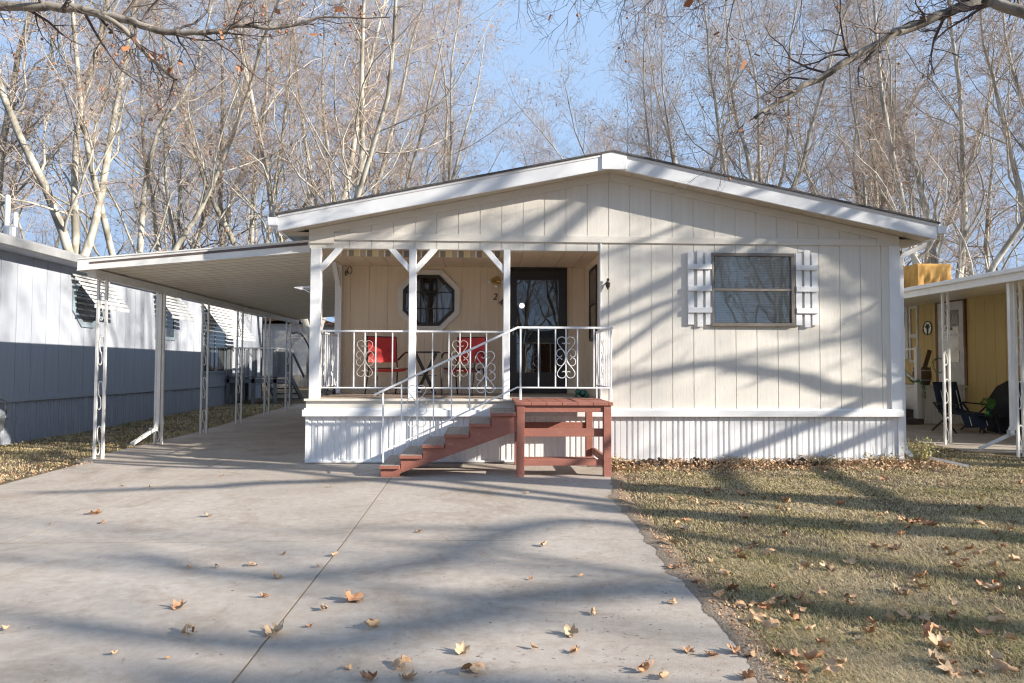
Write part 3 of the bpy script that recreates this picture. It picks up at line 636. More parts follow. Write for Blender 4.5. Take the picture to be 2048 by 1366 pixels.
chair((-.30, 10.62, .907), math.radians(-20), 'red sling patio chair nearer the dark door, right of the small dark table')
t = thing('folding_table', 'small dark folding table between the two red chairs', 'table', (-.93, 10.75, .907))
mb = MB(); mb.box(-1.11, -.70, 10.6, 10.92, 1.555, 1.58); mb.build('table_top', M['frame'], t, bevel=.004)
for y in (10.64, 10.86):
    for s in (-1, 1):
        mb = MB(); mb.beam((-.92-s*.15, y+s*.012, .908), (-.92+s*.16, y+s*.012, 1.554), .018, .034, up=(1, 0, 0)); mb.build('leg', M['frame'], t)
mb = MB(); mb.box(-1.06, -.76, 10.645, 10.86, 1.20, 1.21); mb.build('crossbar', M['frame'], t)
# frog figurine
t = thing('frog_figurine', 'small green glazed frog ornament on the porch floor right of the door', 'ornament', (1.44, 9.95, .907))
mb = MB(); mb.ball((1.44, 9.95, .965), .07, 14, 9, .8); mb.ball((1.365, 9.92, .985), .045, 12, 8, .85)
mb.build('body', M['teal'], t, smooth=True)
mb = MB()
for s in (-1, 1): mb.ball((1.355, 9.92+s*.025, 1.022), .014, 8, 6)
mb.build('eyes', M['teal'], t, smooth=True)
for s in (-1, 1):
    mb = MB(); mb.tube([(1.37, 9.93+s*.05, .96), (1.34, 9.93+s*.065, .93), (1.33, 9.93+s*.07, .912)], .013, 7); mb.tube([(1.47, 9.95+s*.05, .96), (1.50, 9.95+s*.085, .95), (1.45, 9.95+s*.095, .915), (1.52, 9.95+s*.1, .912)], [.03, .024, .014, .012], 7); mb.build('leg', M['teal'], t, smooth=True)
for i, (px, lb) in enumerate(((649, 'small dark bottle on porch edge nearest the corner post'), (659, 'small dark bottle in the middle of the trio below the side railing'), (666, 'small dark bottle nearest the rear porch post'))):
    y = F+.35+i*.45; t = thing('bottle', lb, 'bottle', (-2.36, y, .907), 'dark bottles along the porch edge')
    mb = MB(); mb.lathe((-2.36, y, .907), [(.026, 0), (.03, .02), (.028, .06), (.010, .09), (.010, .115)], 12); mb.build('body', M['blackp'], t, smooth=True)
    mb = MB(); mb.lathe((-2.36, y, 1.022), [(.012, 0), (.012, .014)], 10); mb.build('cap', M['galv'], t)

# ------------------------------------------------------------------ carport
cp = thing('carport', 'white attached carport with ribbed pan roof on paired scroll posts', 'carport', (-4.2, 15, 0))
CY0, CY1 = 9.68, 20.4; CXL, CXR = -5.665, XL-.0
def cz_(x): return 2.655+(x-CXL)/(CXR-CXL)*.295          # underside
mb = MB(); V = []; Q = []
y = CY0+.03; prof = []
while y < CY1: prof += [(y, 0), (y+.025, .016), (y+.06, .016), (y+.085, 0)]; y += .12
prof.append((CY1, 0)); NX = 2
for (yy, dz) in prof:
    for x in (CXL+.05, CXR): V.append((x, yy, cz_(x)+.05+dz))
Q = [(2*i, 2*i+1, 2*i+3, 2*i+2) for i in range(len(prof)-1)]
mb.add(V, Q); mb.build('pan_roof', M['corr'], cp)
mb = MB(); y = CY0+.12
while y < CY1-.1: mb.poly([(CXL+.06, y, cz_(CXL)+.047), (CXR-.01, y, cz_(CXR)+.047), (CXR-.01, y+.012, cz_(CXR)+.047), (CXL+.06, y+.012, cz_(CXL)+.047)], (0, 0, .002)); y += .24
mb.build('pan_seams', mat('pan_seam_shade', (.58, .52, .43), .7), cp)  # darker strips along the pan joints, colouring in their shadow gaps
mb = MB(); mb.poly([(CXL+.05, CY0+.03, cz_(CXL)+.08), (CXR, CY0+.03, cz_(CXR)+.08), (CXR, CY0+.03, cz_(CXR)+.105), (CXL+.05, CY0+.03, cz_(CXL)+.105)], (0, CY1-CY0-.03, 0)); mb.build('roof_top', M['cpwhite'], cp)
mb = MB(); d = .175
mb.poly([(CXL, CY0, cz_(CXL)), (CXR-.005, CY0, cz_(CXR)), (CXR-.005, CY0, cz_(CXR)+d), (CXL, CY0, cz_(CXL)+d)], (0, .03, 0))
mb.poly([(CXL, CY0-.012, cz_(CXL)+d-.02), (CXR-.005, CY0-.012, cz_(CXR)+d-.02), (CXR-.005, CY0-.012, cz_(CXR)+d), (CXL, CY0-.012, cz_(CXL)+d)], (0, .012, 0))
mb.box(CXL, CXL+.03, CY0+.031, CY1, 2.655, 2.83); mb.poly([(CXL, CY0-.01, cz_(CXL)), (CXR-.005, CY0-.01, cz_(CXR)), (CXR-.005, CY0-.01, cz_(CXR)+.015), (CXL, CY0-.01, cz_(CXL)+.015)], (0, .01, 0))
mb.build('fascia', M['cpwhite'], cp, bevel=.003)
mb = MB(); mb.poly([(CXL+.17, CY0-.006, cz_(CXL)+.10), (CXR-.04, CY0-.006, cz_(CXR)+.10), (CXR-.04, CY0-.006, cz_(CXR)+.14), (CXL+.17, CY0-.006, cz_(CXL)+.125)], (0, .0055, 0)); mb.build('brown_channel', M['brownline'], cp)
mb = MB(); mb.box(-5.61, -5.49, CY0+.15, CY1, 2.585, 2.70); mb.build('edge_beam', M['cpwhite'], cp, bevel=.004)
PYs = [10.12, 11.92, 13.8, 15.72, 17.7, 19.55]
def paired_post(x, y, z0, z1, sep, parent, m, nscroll=4, tilt=.12):
    u = Vector((1, tilt, 0)).normalized()
    mb = MB()
    for s in (-1, 1):
        c = Vector((x, y, 0))+u*s*sep/2
        mb.box(c.x-.0175, c.x+.0175, c.y-.0175, c.y+.0175, z0, z1)
    mb.box(x-sep/2-.02, x+sep/2+.02, y-.02, y+.02, z1, z1+.03)
    p = mb.build('post', m, parent, bevel=.003)
    Hs = (z1-z0)/nscroll
    for k in range(nscroll):
        a = z0+Hs*k+Hs*.1; b = a+Hs*.62; hw = sep/2-.02; q = MB(); c = Vector((x, y, 0))
        path = [(-hw*.9, a+.10), (-hw*.95, a+.03), (-hw*.3, a-.01), (hw*.5, a+.05), (hw*.2, a+.16), (-hw*.4, b-.2), (-hw*.7, b-.06), (-hw*.1, b+.0), (hw*.8, b-.03), (hw*.95, b-.10)]
        q.tube(smooth_path([c+u*i+Vector((0, 0, j)) for i, j in path], 4), .006, 6, 1.6); q.build('scroll', m, p, smooth=True)
    return p
for y in PYs: paired_post(-5.55, y, gz(y), 2.585, .11, cp, M['chip'])
dn = [at(334, 800, Y=11.75), at(330, 838, Y=11.75), at(325, 858, Y=11.7), at(316, 868, Y=11.6)]
mb = MB(); mb.beam((-5.50, 11.80, 2.56), (-5.50, 11.80, .38), .06, .05, up=(0, 1, 0)); mb.beam((-5.50, 11.80, .40), (-5.52, 11.75, .24), .065, .055, up=(0, 1, 0)); mb.build('downspout', M['cpwhite'], cp, bevel=.006)
t = thing('downspout_extension', 'white open metal downspout trough slanting down to grass below the carport post', 'gutter spout', (-5.8, 11.4, .1))
def trough(name, p, q, w, hh, m, parent):
    p, q = Vector(p), Vector(q); d = (q-p); a = d.cross(Vector((0, 0, 1))).normalized(); up = a.cross(d).normalized()
    mb = MB(); mb.poly([p-a*w/2, p+a*w/2, p+a*w/2+up*.006, p-a*w/2+up*.006], d)
    for s in (-1, 1): mb.poly([p+a*s*w/2, p+a*s*(w/2-.005), p+a*s*(w/2-.005)+up*hh, p+a*s*w/2+up*hh], d)
    return mb.build(name, m, parent)
q_ = at(264, 892, Z=.02)
trough('trough', (-5.51, 11.74, .26), q_, .09, .05, M['cpwhite'], t)
mb = MB(); mb.box(-5.60, -5.50, 11.70, 11.74, .20, .30); mb.build('strap', M['galv'], t)

# ------------------------------------------------------------------ right-hand side near things
t = tag(trough('splash_channel', at(1829, 909, Z=.03), at(1931, 935, Z=.01), .09, .035, M['white'], None) if False else MB().box(0, 0, 0, 0, 0, 0).build('x', M['white']))
bpy.data.objects.remove(t)
p_, q_ = at(1829, 911, Z=.09), at(1932, 934, Z=.07)
mb = MB(); mb.poly([(p_.x, p_.y-.05, p_.z), (p_.x, p_.y+.05, p_.z), (p_.x, p_.y+.05, p_.z+.035), (p_.x, p_.y+.045, p_.z+.035), (p_.x, p_.y+.045, p_.z+.006), (p_.x, p_.y-.045, p_.z+.006), (p_.x, p_.y-.045, p_.z+.035), (p_.x, p_.y-.05, p_.z+.035)], q_-p_)
tag(mb.build('splash_channel', M['white'], bevel=.002), 'long white splash channel lying on grass beside the home corner', 'gutter spout')
# ------------------------------------------------------------------ left neighbour
lh = thing('mobile_home', 'long pale grey home with slatted metal awnings beyond the carport', 'house', (-8.2, 15, 0))
LX = -8.2
mb = MB(); y = 7.0
while y < 25.6: mb.box(LX-.012, LX, y+.003, min(y+.403, 25.6)-.003, .8, 3.36); y += .406
mb.box(LX-.1, LX-.009, 7.0, 25.6, .8, 3.36); mb.build('wall', M['grayhome'], lh)
mb = MB(); mb.box(LX-.02, LX+.03, 7.0, 25.6, .70, .80); mb.box(LX-.02, LX+.015, 7.0, 25.6, .80, .815); mb.build('ledge', M['grayhome'], lh)
skirt('skirting', 7.0, 25.6, LX, -.05, .70, M['grayhome'], lh, depth=.014, axis=1, sign=-1)
mb = MB(); mb.box(LX-4, LX, 25.5, 25.6, 0, 3.36); mb.box(LX-4, LX-.02, 7.0, 7.1, 0, 3.36); mb.build('end_wall', M['grayhome'], lh)
mb = MB(); mb.box(LX, -7.84, 6.8, 25.9, 3.285, 3.30); mb.build('soffit', M['grayhome'], lh)
mb = MB(); mb.poly([(-7.84, 6.75, 3.28), (-7.78, 6.75, 3.31), (-7.75, 6.75, 3.44), (-7.86, 6.75, 3.46)], (0, 19.2, 0)); mb.build('gutter', mat('grey_gutter', (.34, .34, .34), .5), lh, bevel=.006)
mb = MB(); mb.poly([(-7.80, 6.75, 3.475), (-10.4, 6.75, 4.05), (-13, 6.75, 3.475), (-13, 6.75, 3.43), (-7.80, 6.75, 3.43)], (0, 19.2, 0)); mb.build('roof', mat('grey_roof', (.28, .28, .28), .7), lh)
mb = MB(); mb.lathe((-9.2, 13.55, 3.70), [(.13, 0), (.13, .30), (.11, .33)], 16); v = mb.build('roof_vent', M['galv'], lh, smooth=False)
mb = MB(); mb.lathe((-9.28, 13.55, 4.0), [(.045, 0), (.045, .62), (.03, .64)], 12); mb.lathe((-9.12, 13.55, 4.0), [(.04, 0), (.04, .28), (.03, .30)], 12); mb.build('vent_pipe', M['cpwhite'], v)
def lwin(y0, y1, z0, z1, octa=False):
    mb = MB()
    if octa:
        cy, cz = (y0+y1)/2, (z0+z1)/2; a = (z1-z0)/2; b = a*.414
        def ring(w): a = w; b = a*.414; return [Vector((LX, cy+i, cz+j)) for i, j in ((-b,-a),(b,-a),(a,-b),(a,b),(b,a),(-b,a),(-a,b),(-a,-b))]
        o, i_ = ring(a), ring(a*.8)
        for k in range(8): mb.poly([o[k], o[(k+1) % 8], i_[(k+1) % 8], i_[k]], (.03, 0, 0))
        mb.box(LX+.002, LX+.025, cy-a*.8, cy+a*.8, cz+.1, cz+.14)
        f = mb.build('window', M['grayblue'], lh); p = MB(); p.poly([v+Vector((.008, 0, 0)) for v in ring(a*.81)], (.004, 0, 0)); p.build('pane', M['pane_dark'], f)
    else:
        for a in ((y0, y1, z0, z0+.08), (y0, y1, z1-.08, z1), (y0, y0+.09, z0+.08, z1-.08), (y1-.09, y1, z0+.08, z1-.08)): mb.box(LX, LX+.025, *a)
        f = mb.build('window', M['grayblue'], lh)
        p = MB(); p.box(LX+.003, LX+.01, y0+.09, y1-.09, z0+.08, z1-.08); p.build('pane', M['pane_dark'], f)
        mb = MB(); zm = z0+(z1-z0)*.62; mb.box(LX+.010, LX+.022, y0+.09, y1-.09, zm, zm+.04); mb.box(LX+.010, LX+.022, (y0+y1)/2-.02, (y0+y1)/2+.02, z0+.08, zm); mb.build('sash', M['galv'], f)
M['pane_dark'] = mat('dark_pane', (.035, .04, .042), .06, spec=.8)
lwin(13.85, 14.95, 2.12, 3.18, True); lwin(17.3, 18.4, 2.0, 3.2); lwin(20.2, 22.0, 1.1, 3.15)
def awning(y0, y1, z1, drop, out):
    mb = MB(); n = 10
    n = int(drop/.085)
    for k in range(n):
        t0, t1 = k/n, (k+.66)/n
        mb.poly([(LX+.02+out*t0, y0, z1-drop*t0), (LX+.02+out*t1, y0, z1-drop*t1), (LX+.02+out*t1+.008, y0, z1-drop*t1+.008), (LX+.02+out*t0+.008, y0, z1-drop*t0+.008)], (0, y1-y0, 0))
    for yy in (y0+.1, y1-.12): mb.beam((LX+.02, yy, z1-.02), (LX+out, yy, z1-drop-.02), .02, .015)
    mb.box(LX+out, LX+out+.025, y0, y1, z1-drop-.07, z1-drop)
    a = mb.build('awning', M['awn'], lh)
awning(13.8, 15.1, 3.17, .62, .48); awning(17.15, 18.5, 3.2, .62, .48); awning(20.0, 22.4, 3.2, 1.0, .75)
gm = thing('gas_meter', 'grey gas meter with pipes against the pale grey skirting', 'gas meter', (-8.0, 11.45, 0))
mb = MB(); mb.lathe((-8.0, 11.50, .22), [(.06, 0), (.14, .06), (.16, .26), (.16, .34), (.10, .40)], 18); mb.build('body', M['galv'], gm, smooth=True)
mb = MB(); mb.tube([(-8.0, 11.5, .62), (-8.0, 11.5, .78), (-7.98, 11.62, .80), (-7.97, 11.72, .74), (-7.97, 11.74, .5)], .025, 8); mb.tube([(-8.0, 11.5, 0), (-8.0, 11.5, .25)], .02, 8); mb.build('pipe', M['galv'], gm, smooth=True)
mb = MB(); mb.lathe((-7.97, 11.74, .44), [(.03, 0), (.045, .02), (.03, .08)], 10); mb.build('regulator', M['galv'], gm)
# deck on the left neighbour
dk = thing('side_deck', 'grey wooden deck with railing and steps beside the pale grey home', 'deck', (-7.3, 22.8, 0))
g0 = gz(23)
mb = MB(); 
for i in range(12): mb.box(-8.15, -6.55, 21.9+i*.155, 21.9+i*.155+.145, .93+g0*.2, .97+g0*.2)
mb.box(-8.15, -6.55, 21.9, 21.94, .80, .925); mb.box(-6.60, -6.56, 21.94, 23.7, .80, .925); mb.build('deck_floor', M['deckgray'], dk)
for x, y in ((-8.08, 21.95), (-6.62, 21.95), (-6.62, 23.65), (-7.3, 21.95), (-8.08, 23.65)):
    mb = MB(); mb.box(x-.05, x+.05, y-.05, y+.05, 0, 1.9); mb.build('post', M['deckgray'], dk)
mb = MB(); mb.box(-8.15, -6.57, 21.88, 21.98, 1.88, 1.92); mb.box(-6.67, -6.57, 21.98, 23.7, 1.88, 1.92)
for i in range(11): mb.box(-8.0+i*.13, -7.965+i*.13, 21.91, 21.945, .97, 1.88)
for i in range(12): mb.box(-6.61, -6.575, 22.1+i*.13, 22.135+i*.13, .97, 1.88)
mb.build('railing', M['deckgray'], dk)
mb = MB()
for i in range(4): mb.box(-7.5, -6.6, 23.9+i*.28, 24.15+i*.28, .72-i*.19, .76-i*.19)
mb.beam((-6.6, 23.8, .85), (-6.6, 25.1, .1), .04, .2); mb.beam((-7.5, 23.8, .85), (-7.5, 25.1, .1), .04, .2); mb.beam((-6.6, 23.7, 1.85), (-6.6, 25.3, .95), .05, .08); mb.build('steps', M['deckgray'], dk)
mb = MB(); mb.tube(smooth_path([(-6.6, 23.6, 2.45), (-6.35, 23.7, 2.47), (-6.2, 24, 2.2), (-6.1, 24.3, 1.8)], 4), .03, 8); mb.build('handrail', M['blackp'], dk)
# far house
fh = thing('far_home', 'distant white home with lap siding and brown roof edge beyond the driveway', 'house', (-11, 34, 0))
gf = gz(34)
mb = MB()
for i in range(20): mb.poly([(-16, 34, gf+.55+i*.125), (-7.2, 34, gf+.55+i*.125), (-7.2, 34-.0, gf+.55+(i+1)*.125), (-16, 34-.0, gf+.55+(i+1)*.125)], (0, .02, 0)) if False else mb.add([(-16, 33.985, gf+.55+i*.125), (-7.2, 33.985, gf+.55+i*.125), (-7.2, 34, gf+.675+i*.125), (-16, 34, gf+.675+i*.125), (-16, 34.0, gf+.55+i*.125), (-7.2, 34.0, gf+.55+i*.125)], [(0, 1, 2, 3), (0, 4, 5, 1)])
mb.box(-16, -7.2, 34.0, 40, gf+.5, gf+3.0); mb.build('wall', M['lap'], fh)
skirt('skirting', -16, -7.2, 33.99, gf-.1, gf+.55, mat('far_skirt', (.50, .44, .36), .6), fh)
mb = MB(); mb.poly([(-16.3, 33.6, gf+2.6), (-9.9, 33.6, gf+3.22), (-6.9, 33.6, gf+2.9), (-6.9, 33.6, gf+3.08), (-9.9, 33.6, gf+3.42), (-16.3, 33.6, gf+2.8)], (0, 6.6, 0)); mb.build('roof', M['fascbrown'], fh)
mb = MB(); mb.box(-10.3, -9.5, 33.93, 33.98, gf+.9, gf+2.7); mb.build('door', M['bluewhite'], fh)
# ------------------------------------------------------------------ right neighbour
rh = thing('mobile_home', 'yellow ribbed home with white door behind the far right carport', 'house', (11.3, 16, 0))
RXW = 11.3
mb = MB(); y = 11.0
while y < 24: mb.box(RXW, RXW+.012, y+.004, y+.30, .3, 3.2); y += .305
mb.box(RXW+.009, RXW+.1, 11, 24, 0, 3.2); mb.build('wall', M['yellow'], rh)
mb = MB(); mb.box(RXW, RXW+5, 10.9, 11.0, 0, 3.3); mb.build('front_wall', M['yellow'], rh)
mb = MB(); mb.poly([(RXW-.35, 10.7, 3.25), (RXW-.35, 10.7, 3.32), (RXW+3.8, 10.7, 3.95), (RXW+8, 10.7, 3.3), (RXW+8, 10.7, 3.2)], (0, 13.5, 0)); mb.build('roof', mat('white_roof', (.60, .61, .63), .6), rh)
mb = MB(); mb.lathe((10.98, 17.6, 3.25), [(.07, 0), (.07, .28), (.10, .30), (.10, .34)], 12); mb.build('vent_pipe', M['galv'], rh)
mb = MB(); dy0, dy1 = 15.62, 16.55
for a in ((dy0-.08, dy0), (dy1, dy1+.08)): mb.box(RXW-.03, RXW, a[0], a[1], .95, 3.03)
mb.box(RXW-.03, RXW, dy0, dy1, 2.95, 3.03); mb.box(RXW-.06, RXW-.031, dy0-.08, dy0-.03, 1.85, 3.0)
mb.build('door_frame', M['brown'], rh)
mb = MB(); mb.box(RXW-.02, RXW-.001, dy0+.0, dy1, .96, 2.95); dr = mb.build('door', M['bluewhite'], rh)
mb = MB(); mb.box(RXW-.026, RXW-.021, dy0+.17, dy1-.16, 2.18, 2.75); mb.box(RXW-.026, RXW-.021, dy0+.17, dy1-.16, 1.5, 2.12); mb.build('pane', M['pane_dark'], dr)
mb = MB(); wy0, wy1 = 17.75, 18.9
for a in ((wy0, wy1, 1.6, 1.72), (wy0, wy1, 2.86, 2.98), (wy0, wy0+.1, 1.72, 2.86), (wy1-.1, wy1, 1.72, 2.86)): mb.box(RXW-.03, RXW, *a)
mb.box(RXW-.03, RXW, wy0-.42, wy0-.36, 1.5, 3.0); mb.box(RXW-.03, RXW, wy0-.12, wy0-.06, 1.5, 3.0); mb.box(RXW-.03, RXW, wy0-.36, wy0-.12, 2.15, 2.25); mb.box(RXW-.03, RXW, wy0-.36, wy0-.12, 2.93, 3.0); mb.box(RXW-.03, RXW, wy0-.36, wy0-.12, 1.5, 1.57)
yw = mb.build('window', M['bluewhite'], rh)
mb = MB(); mb.box(RXW-.01, RXW-.002, wy0+.1, wy1-.1, 1.72, 2.86); mb.build('pane', M['pane_dark'], yw)
mb = MB(); mb.poly([(RXW-.014, wy0+.2, 1.75), (RXW-.014, wy1-.2, 1.75), (RXW-.014, wy1-.25, 2.3), (RXW-.014, (wy0+wy1)/2, 2.5), (RXW-.014, wy0+.25, 2.35)], (.003, 0, 0)); mb.build('curtain', M['pink'], yw)
# landing for yellow home
ld = thing('entry_landing', 'white ribbed entry landing with brown steps and railing at the yellow home', 'landing', (10.5, 16.5, 0))
mb = MB(); mb.box(10.12, 11.28, 15.62, 16.6, 0, .90); mb.box(9.2, 11.28, 16.6, 18.6, 0, .90); mb.build('base', M['white'], ld)
skirt('skirting', 10.15, 11.28, 15.61, .02, .82, M['skirt'], ld)
mb = MB(); mb.box(10.08, 11.28, 15.56, 16.6, .90, .95); mb.box(9.15, 11.28, 16.605, 18.62, .90, .95); mb.build('deck', M['cpwhite'], ld)
for i in range(4): mb = MB(); mb.box(9.2, 10.1, 15.35+i*.31, 15.66+i*.31 if i < 3 else 16.59, 0, .2*(i+1)-.02); mb.build('step', M['stepbrown'], ld)
mb = MB(); mb.box(10.05, 10.15, 15.5, 15.6, 0, 1.85); mb.box(9.2, 10.15, 16.62, 16.66, 1.74, 1.80); mb.box(9.2, 10.15, 16.62, 16.65, 1.02, 1.06)
for i in range(8): mb.box(9.25+i*.12, 9.275+i*.12, 16.62, 16.645, 1.06, 1.74)
mb.beam((10.10, 16.6, 1.25), (10.10, 15.6, .55), .05, .3, up=(1, 0, 0)) if False else mb.box(10.05, 10.12, 15.6, 16.6, 0, .89)
mb.beam((10.1, 15.55, 1.8), (10.1, 16.6, 1.8), .06, .05); mb.build('railing', M['white'], ld)
mb = MB(); mb.beam(at(1808, 742, Y=15.9), at(1846, 775, Y=15.5), .06, .05); mb.build('stair_rail', M['white'], ld)
# carport of the yellow home
c2 = thing('carport', 'white carport roof on scroll posts in front of the yellow home', 'carport', (9.6, 13, 0))
mb = MB(); mb.poly([(7.98, 8.9, 2.68), (11.25, 8.9, 2.98), (11.25, 8.9, 3.03), (7.98, 8.9, 2.73)], (0, 12, 0)); mb.build('pan_roof', M['corr'], c2)
mb = MB(); mb.box(7.90, 7.975, 8.85, 21, 2.66, 2.86); mb.box(7.86, 7.90, 8.85, 21, 2.78, 2.85); mb.box(7.98, 11.25, 8.86, 8.895, 2.68, 3.05); mb.build('gutter', M['cpwhite'], c2, bevel=.008)
for y in (10.15, 11.8, 13.6, 15.6): paired_post(8.19, y, 0, 2.69, .13, c2, M['cpwhite'], 4, .3)
mb = MB(); mb.box(7.985, 8.035, 10.05, 10.11, .42, 2.66); mb.beam((8.0, 10.08, .46), (7.97, 10.09, .34), .055, .055, up=(0, 1, 0)); mb.build('downspout', M['cpwhite'], c2)
t = thing('downspout_trough', 'white open trough angled down from the right carport downspout', 'gutter spout', (7.7, 10.1, .2))
trough('trough', at(2030, 868, Y=10.1), at(1960, 900, Y=10.3), .08, .04, M['cpwhite'], t); mb = MB(); mb.box(7.93, 8.03, 10.06, 10.10, .34, .42); mb.build('strap', M['galv'], t)
# things under the yellow home's carport
cc = thing('camp_chair', 'navy folding camp chair with white piping under the right carport', 'chair', (9.85, 13.9, 0))
def cl(x, y, z): return Matrix.Rotation(math.radians(12), 4, 'Z') @ Vector((x, y, z)) + Vector((9.85, 13.9, 0))
mb = MB(); mb.poly([cl(-.32, .12, .42), cl(.32, .12, .42), cl(.36, .32, 1.06), cl(-.26, .32, 1.06)], (0, .03, 0)); mb.build('backrest', M['navy'], cc)
mb = MB(); mb.poly([cl(-.34, -.42, .40), cl(.32, -.42, .40), cl(.32, .14, .44), cl(-.32, .14, .44)], (0, 0, .03)); mb.poly([cl(-.36, -.44, .40), cl(.30, -.44, .40), cl(.26, -.52, .16), cl(-.34, -.52, .16)], (0, .02, 0)); mb.build('seat', M['navy'], cc)
for x in (-.2, .2):
    mb = MB(); mb.tube([cl(x, .10, .5), cl(x+.03, .22, .88)], .006, 5); mb.tube([cl(x, -.47, .38), cl(x-.02, -.54, .2)], .006, 5); mb.build('piping', M['white'], cc)
for s in (-1, 1):
    mb = MB(); mb.beam(cl(s*.37, -.35, 0), cl(s*.37, .2, .62), .025, .025); mb.build('leg', M['blackp'], cc)
    mb = MB(); mb.beam(cl(s*.37, .3, 0), cl(s*.37, -.38, .60), .025, .025); mb.build('leg', M['blackp'], cc)
    mb = MB(); mb.beam(cl(s*.38, -.40, .61), cl(s*.38, .2, .63), .05, .025); mb.build('armrest', M['blackp'], cc)
tb = thing('side_table', 'low black side table beside the navy camp chair', 'table', (10.25, 13.5, 0))
mb = MB(); mb.lathe((10.25, 13.5, .38), [(.26, 0), (.27, .012), (.26, .025)], 24); mb.build('table_top', M['blackp'], tb)
for a in (20, 110, 200, 290):
    a = math.radians(a); mb = MB(); mb.tube([(10.25+.1*math.cos(a), 13.5+.1*math.sin(a), .38), (10.25+.22*math.cos(a), 13.5+.22*math.sin(a), 0)], .015, 6); mb.build('leg', M['blackp'], tb)
tp = thing('topiary', 'bright green ball topiary standing on the low black table', 'plant', (10.22, 13.5, .405))
r_ = random.Random(2)
def shards(mb, c, rad, n, s, r_, shell=.6, sq=1):
    for _ in range(n):
        d = Vector((r_.gauss(0, 1), r_.gauss(0, 1), r_.gauss(0, 1))).normalized(); p = Vector(c)+Vector((d.x, d.y, d.z*sq))*rad*r_.uniform(shell, 1)
        a = d.orthogonal().normalized()*s; b = (d.cross(a).normalized()*.5+d*.6)*s; mb.add([p-a*.6, p+b, p+a*.6, p-b*.3], [(0, 1, 2, 3)])
mb = MB(); shards(mb, (10.22, 13.5, .64), .14, 500, .022, r_); mb.build('foliage', M['green'], tp)
mb = MB(); mb.lathe((10.22, 13.5, .405), [(.07, 0), (.05, .02), (.03, .08), (.05, .12)], 12); mb.build('stand', M['tinsel'], tp)
gr = MB(); pts = [(-.55, 0), (.6, 0), (.62, .65), (.45, 1.0), (.1, 1.12), (-.25, .98), (-.5, .7)]
gr.poly([(11.0+a*.8, 13.3, b) for a, b in pts], (0, .75, 0)); tag(gr.build('covered_grill', M['cover'], bevel=.06), 'barbecue grill under a black cover against the yellow wall', 'grill')
wa = thing('wall_medallion', 'round metal wall medallion on yellow siding left of the white door', 'wall decoration', (RXW-.02, 16.95, 2.37))
mb = MB(); ring_ = [(RXW-.02, 16.95+.17*math.cos(i*.26), 2.37+.17*math.sin(i*.26)) for i in range(25)]; mb.tube(ring_, .012, 6); mb.build('ring', M['wood'], wa)
mb = MB(); mb.poly([(RXW-.012, 16.95+.16*math.cos(i*.3), 2.37+.16*math.sin(i*.3)) for i in range(21)], (.006, 0, 0)); mb.build('disc', M['galv'], wa)
mb = MB(); mb.tube([(RXW-.02, 16.95, 2.2), (RXW-.02, 16.95, 2.4)], .015, 6)
for a in (40, 75, 110, 145): mb.tube([(RXW-.02, 16.95, 2.34), (RXW-.02, 16.95+.12*math.cos(math.radians(a)), 2.34+.14*math.sin(math.radians(a)))], .01, 6)
mb.build('tree_motif', M['wood'], wa)
bl = thing('barrel_planter', 'old wooden half barrel on the landing by the white door', 'planter', (10.4, 15.85, .95))
mb = MB(); mb.lathe((10.4, 15.85, .95), [(.15, 0), (.19, .12), (.20, .25), (.18, .42)], 18); mb.build('barrel', M['wood'], bl)
mb = MB(); mb.lathe((10.4, 15.85, 1.05), [(.19, 0), (.20, .03)], 18); mb.lathe((10.4, 15.85, 1.28), [(.197, 0), (.19, .03)], 18); mb.build('hoop', M['galv'], bl)
mb = MB(); mb.beam((10.45, 15.85, 1.3), (10.6, 15.85, 1.78), .02, .10, up=(1, 0, 0)); mb.build('little_ladder', M['wood'], bl)
wr = MB(); 
for i in range(26): a = i/26*2*math.pi; shards(wr, (10.75+.16*math.cos(a), 15.75, 1.42+.17*math.sin(a)), .045, 12, .02, r_, .2)
tag(wr.build('wreath', M['tinsel']), 'green tinsel wreath propped beside the old barrel', 'wreath')
gl = MB(); gp = smooth_path([at(1806, 738, Y=15.4), at(1822, 762, Y=15.35), at(1838, 762, Y=15.3), at(1847, 775, Y=15.3), at(1848, 795, Y=15.3)], 8)
for q in gp: shards(gl, q, .05, 14, .02, r_, .2)
tag(gl.build('garland', M['tinsel']), 'green tinsel garland draped over the stair rail of the yellow home', 'garland')
bk = thing('wicker_basket', 'brown spindle-backed wicker seat on the entry steps', 'basket', (9.55, 15.75, .38))
mb = MB(); mb.box(9.32, 9.78, 15.6, 15.95, .38, .56); mb.build('body', M['wood'], bk, bevel=.01)
mb = MB(); mb.box(9.32, 9.78, 15.93, 15.96, .78, .81)
for i in range(8): mb.box(9.33+i*.06, 9.35+i*.06, 15.935, 15.955, .56, .78)
mb.build('spindles', M['wood'], bk)
hp = thing('hanging_ornament', 'wire hanging ornament with greenery in front of the white door', 'ornament', (11.05, 15.9, 2.9))
mb = MB(); 
for a in (0, 2.1, 4.2): mb.tube([(11.05, 15.9, 2.9), (11.05+.11*math.cos(a), 15.9+.11*math.sin(a), 2.36)], .004, 5)
mb.build('wires', M['galv'], hp)
mb = MB(); shards(mb, (11.05, 15.9, 2.3), .13, 90, .03, r_, .3, .6); mb.build('greenery', M['green'], hp)
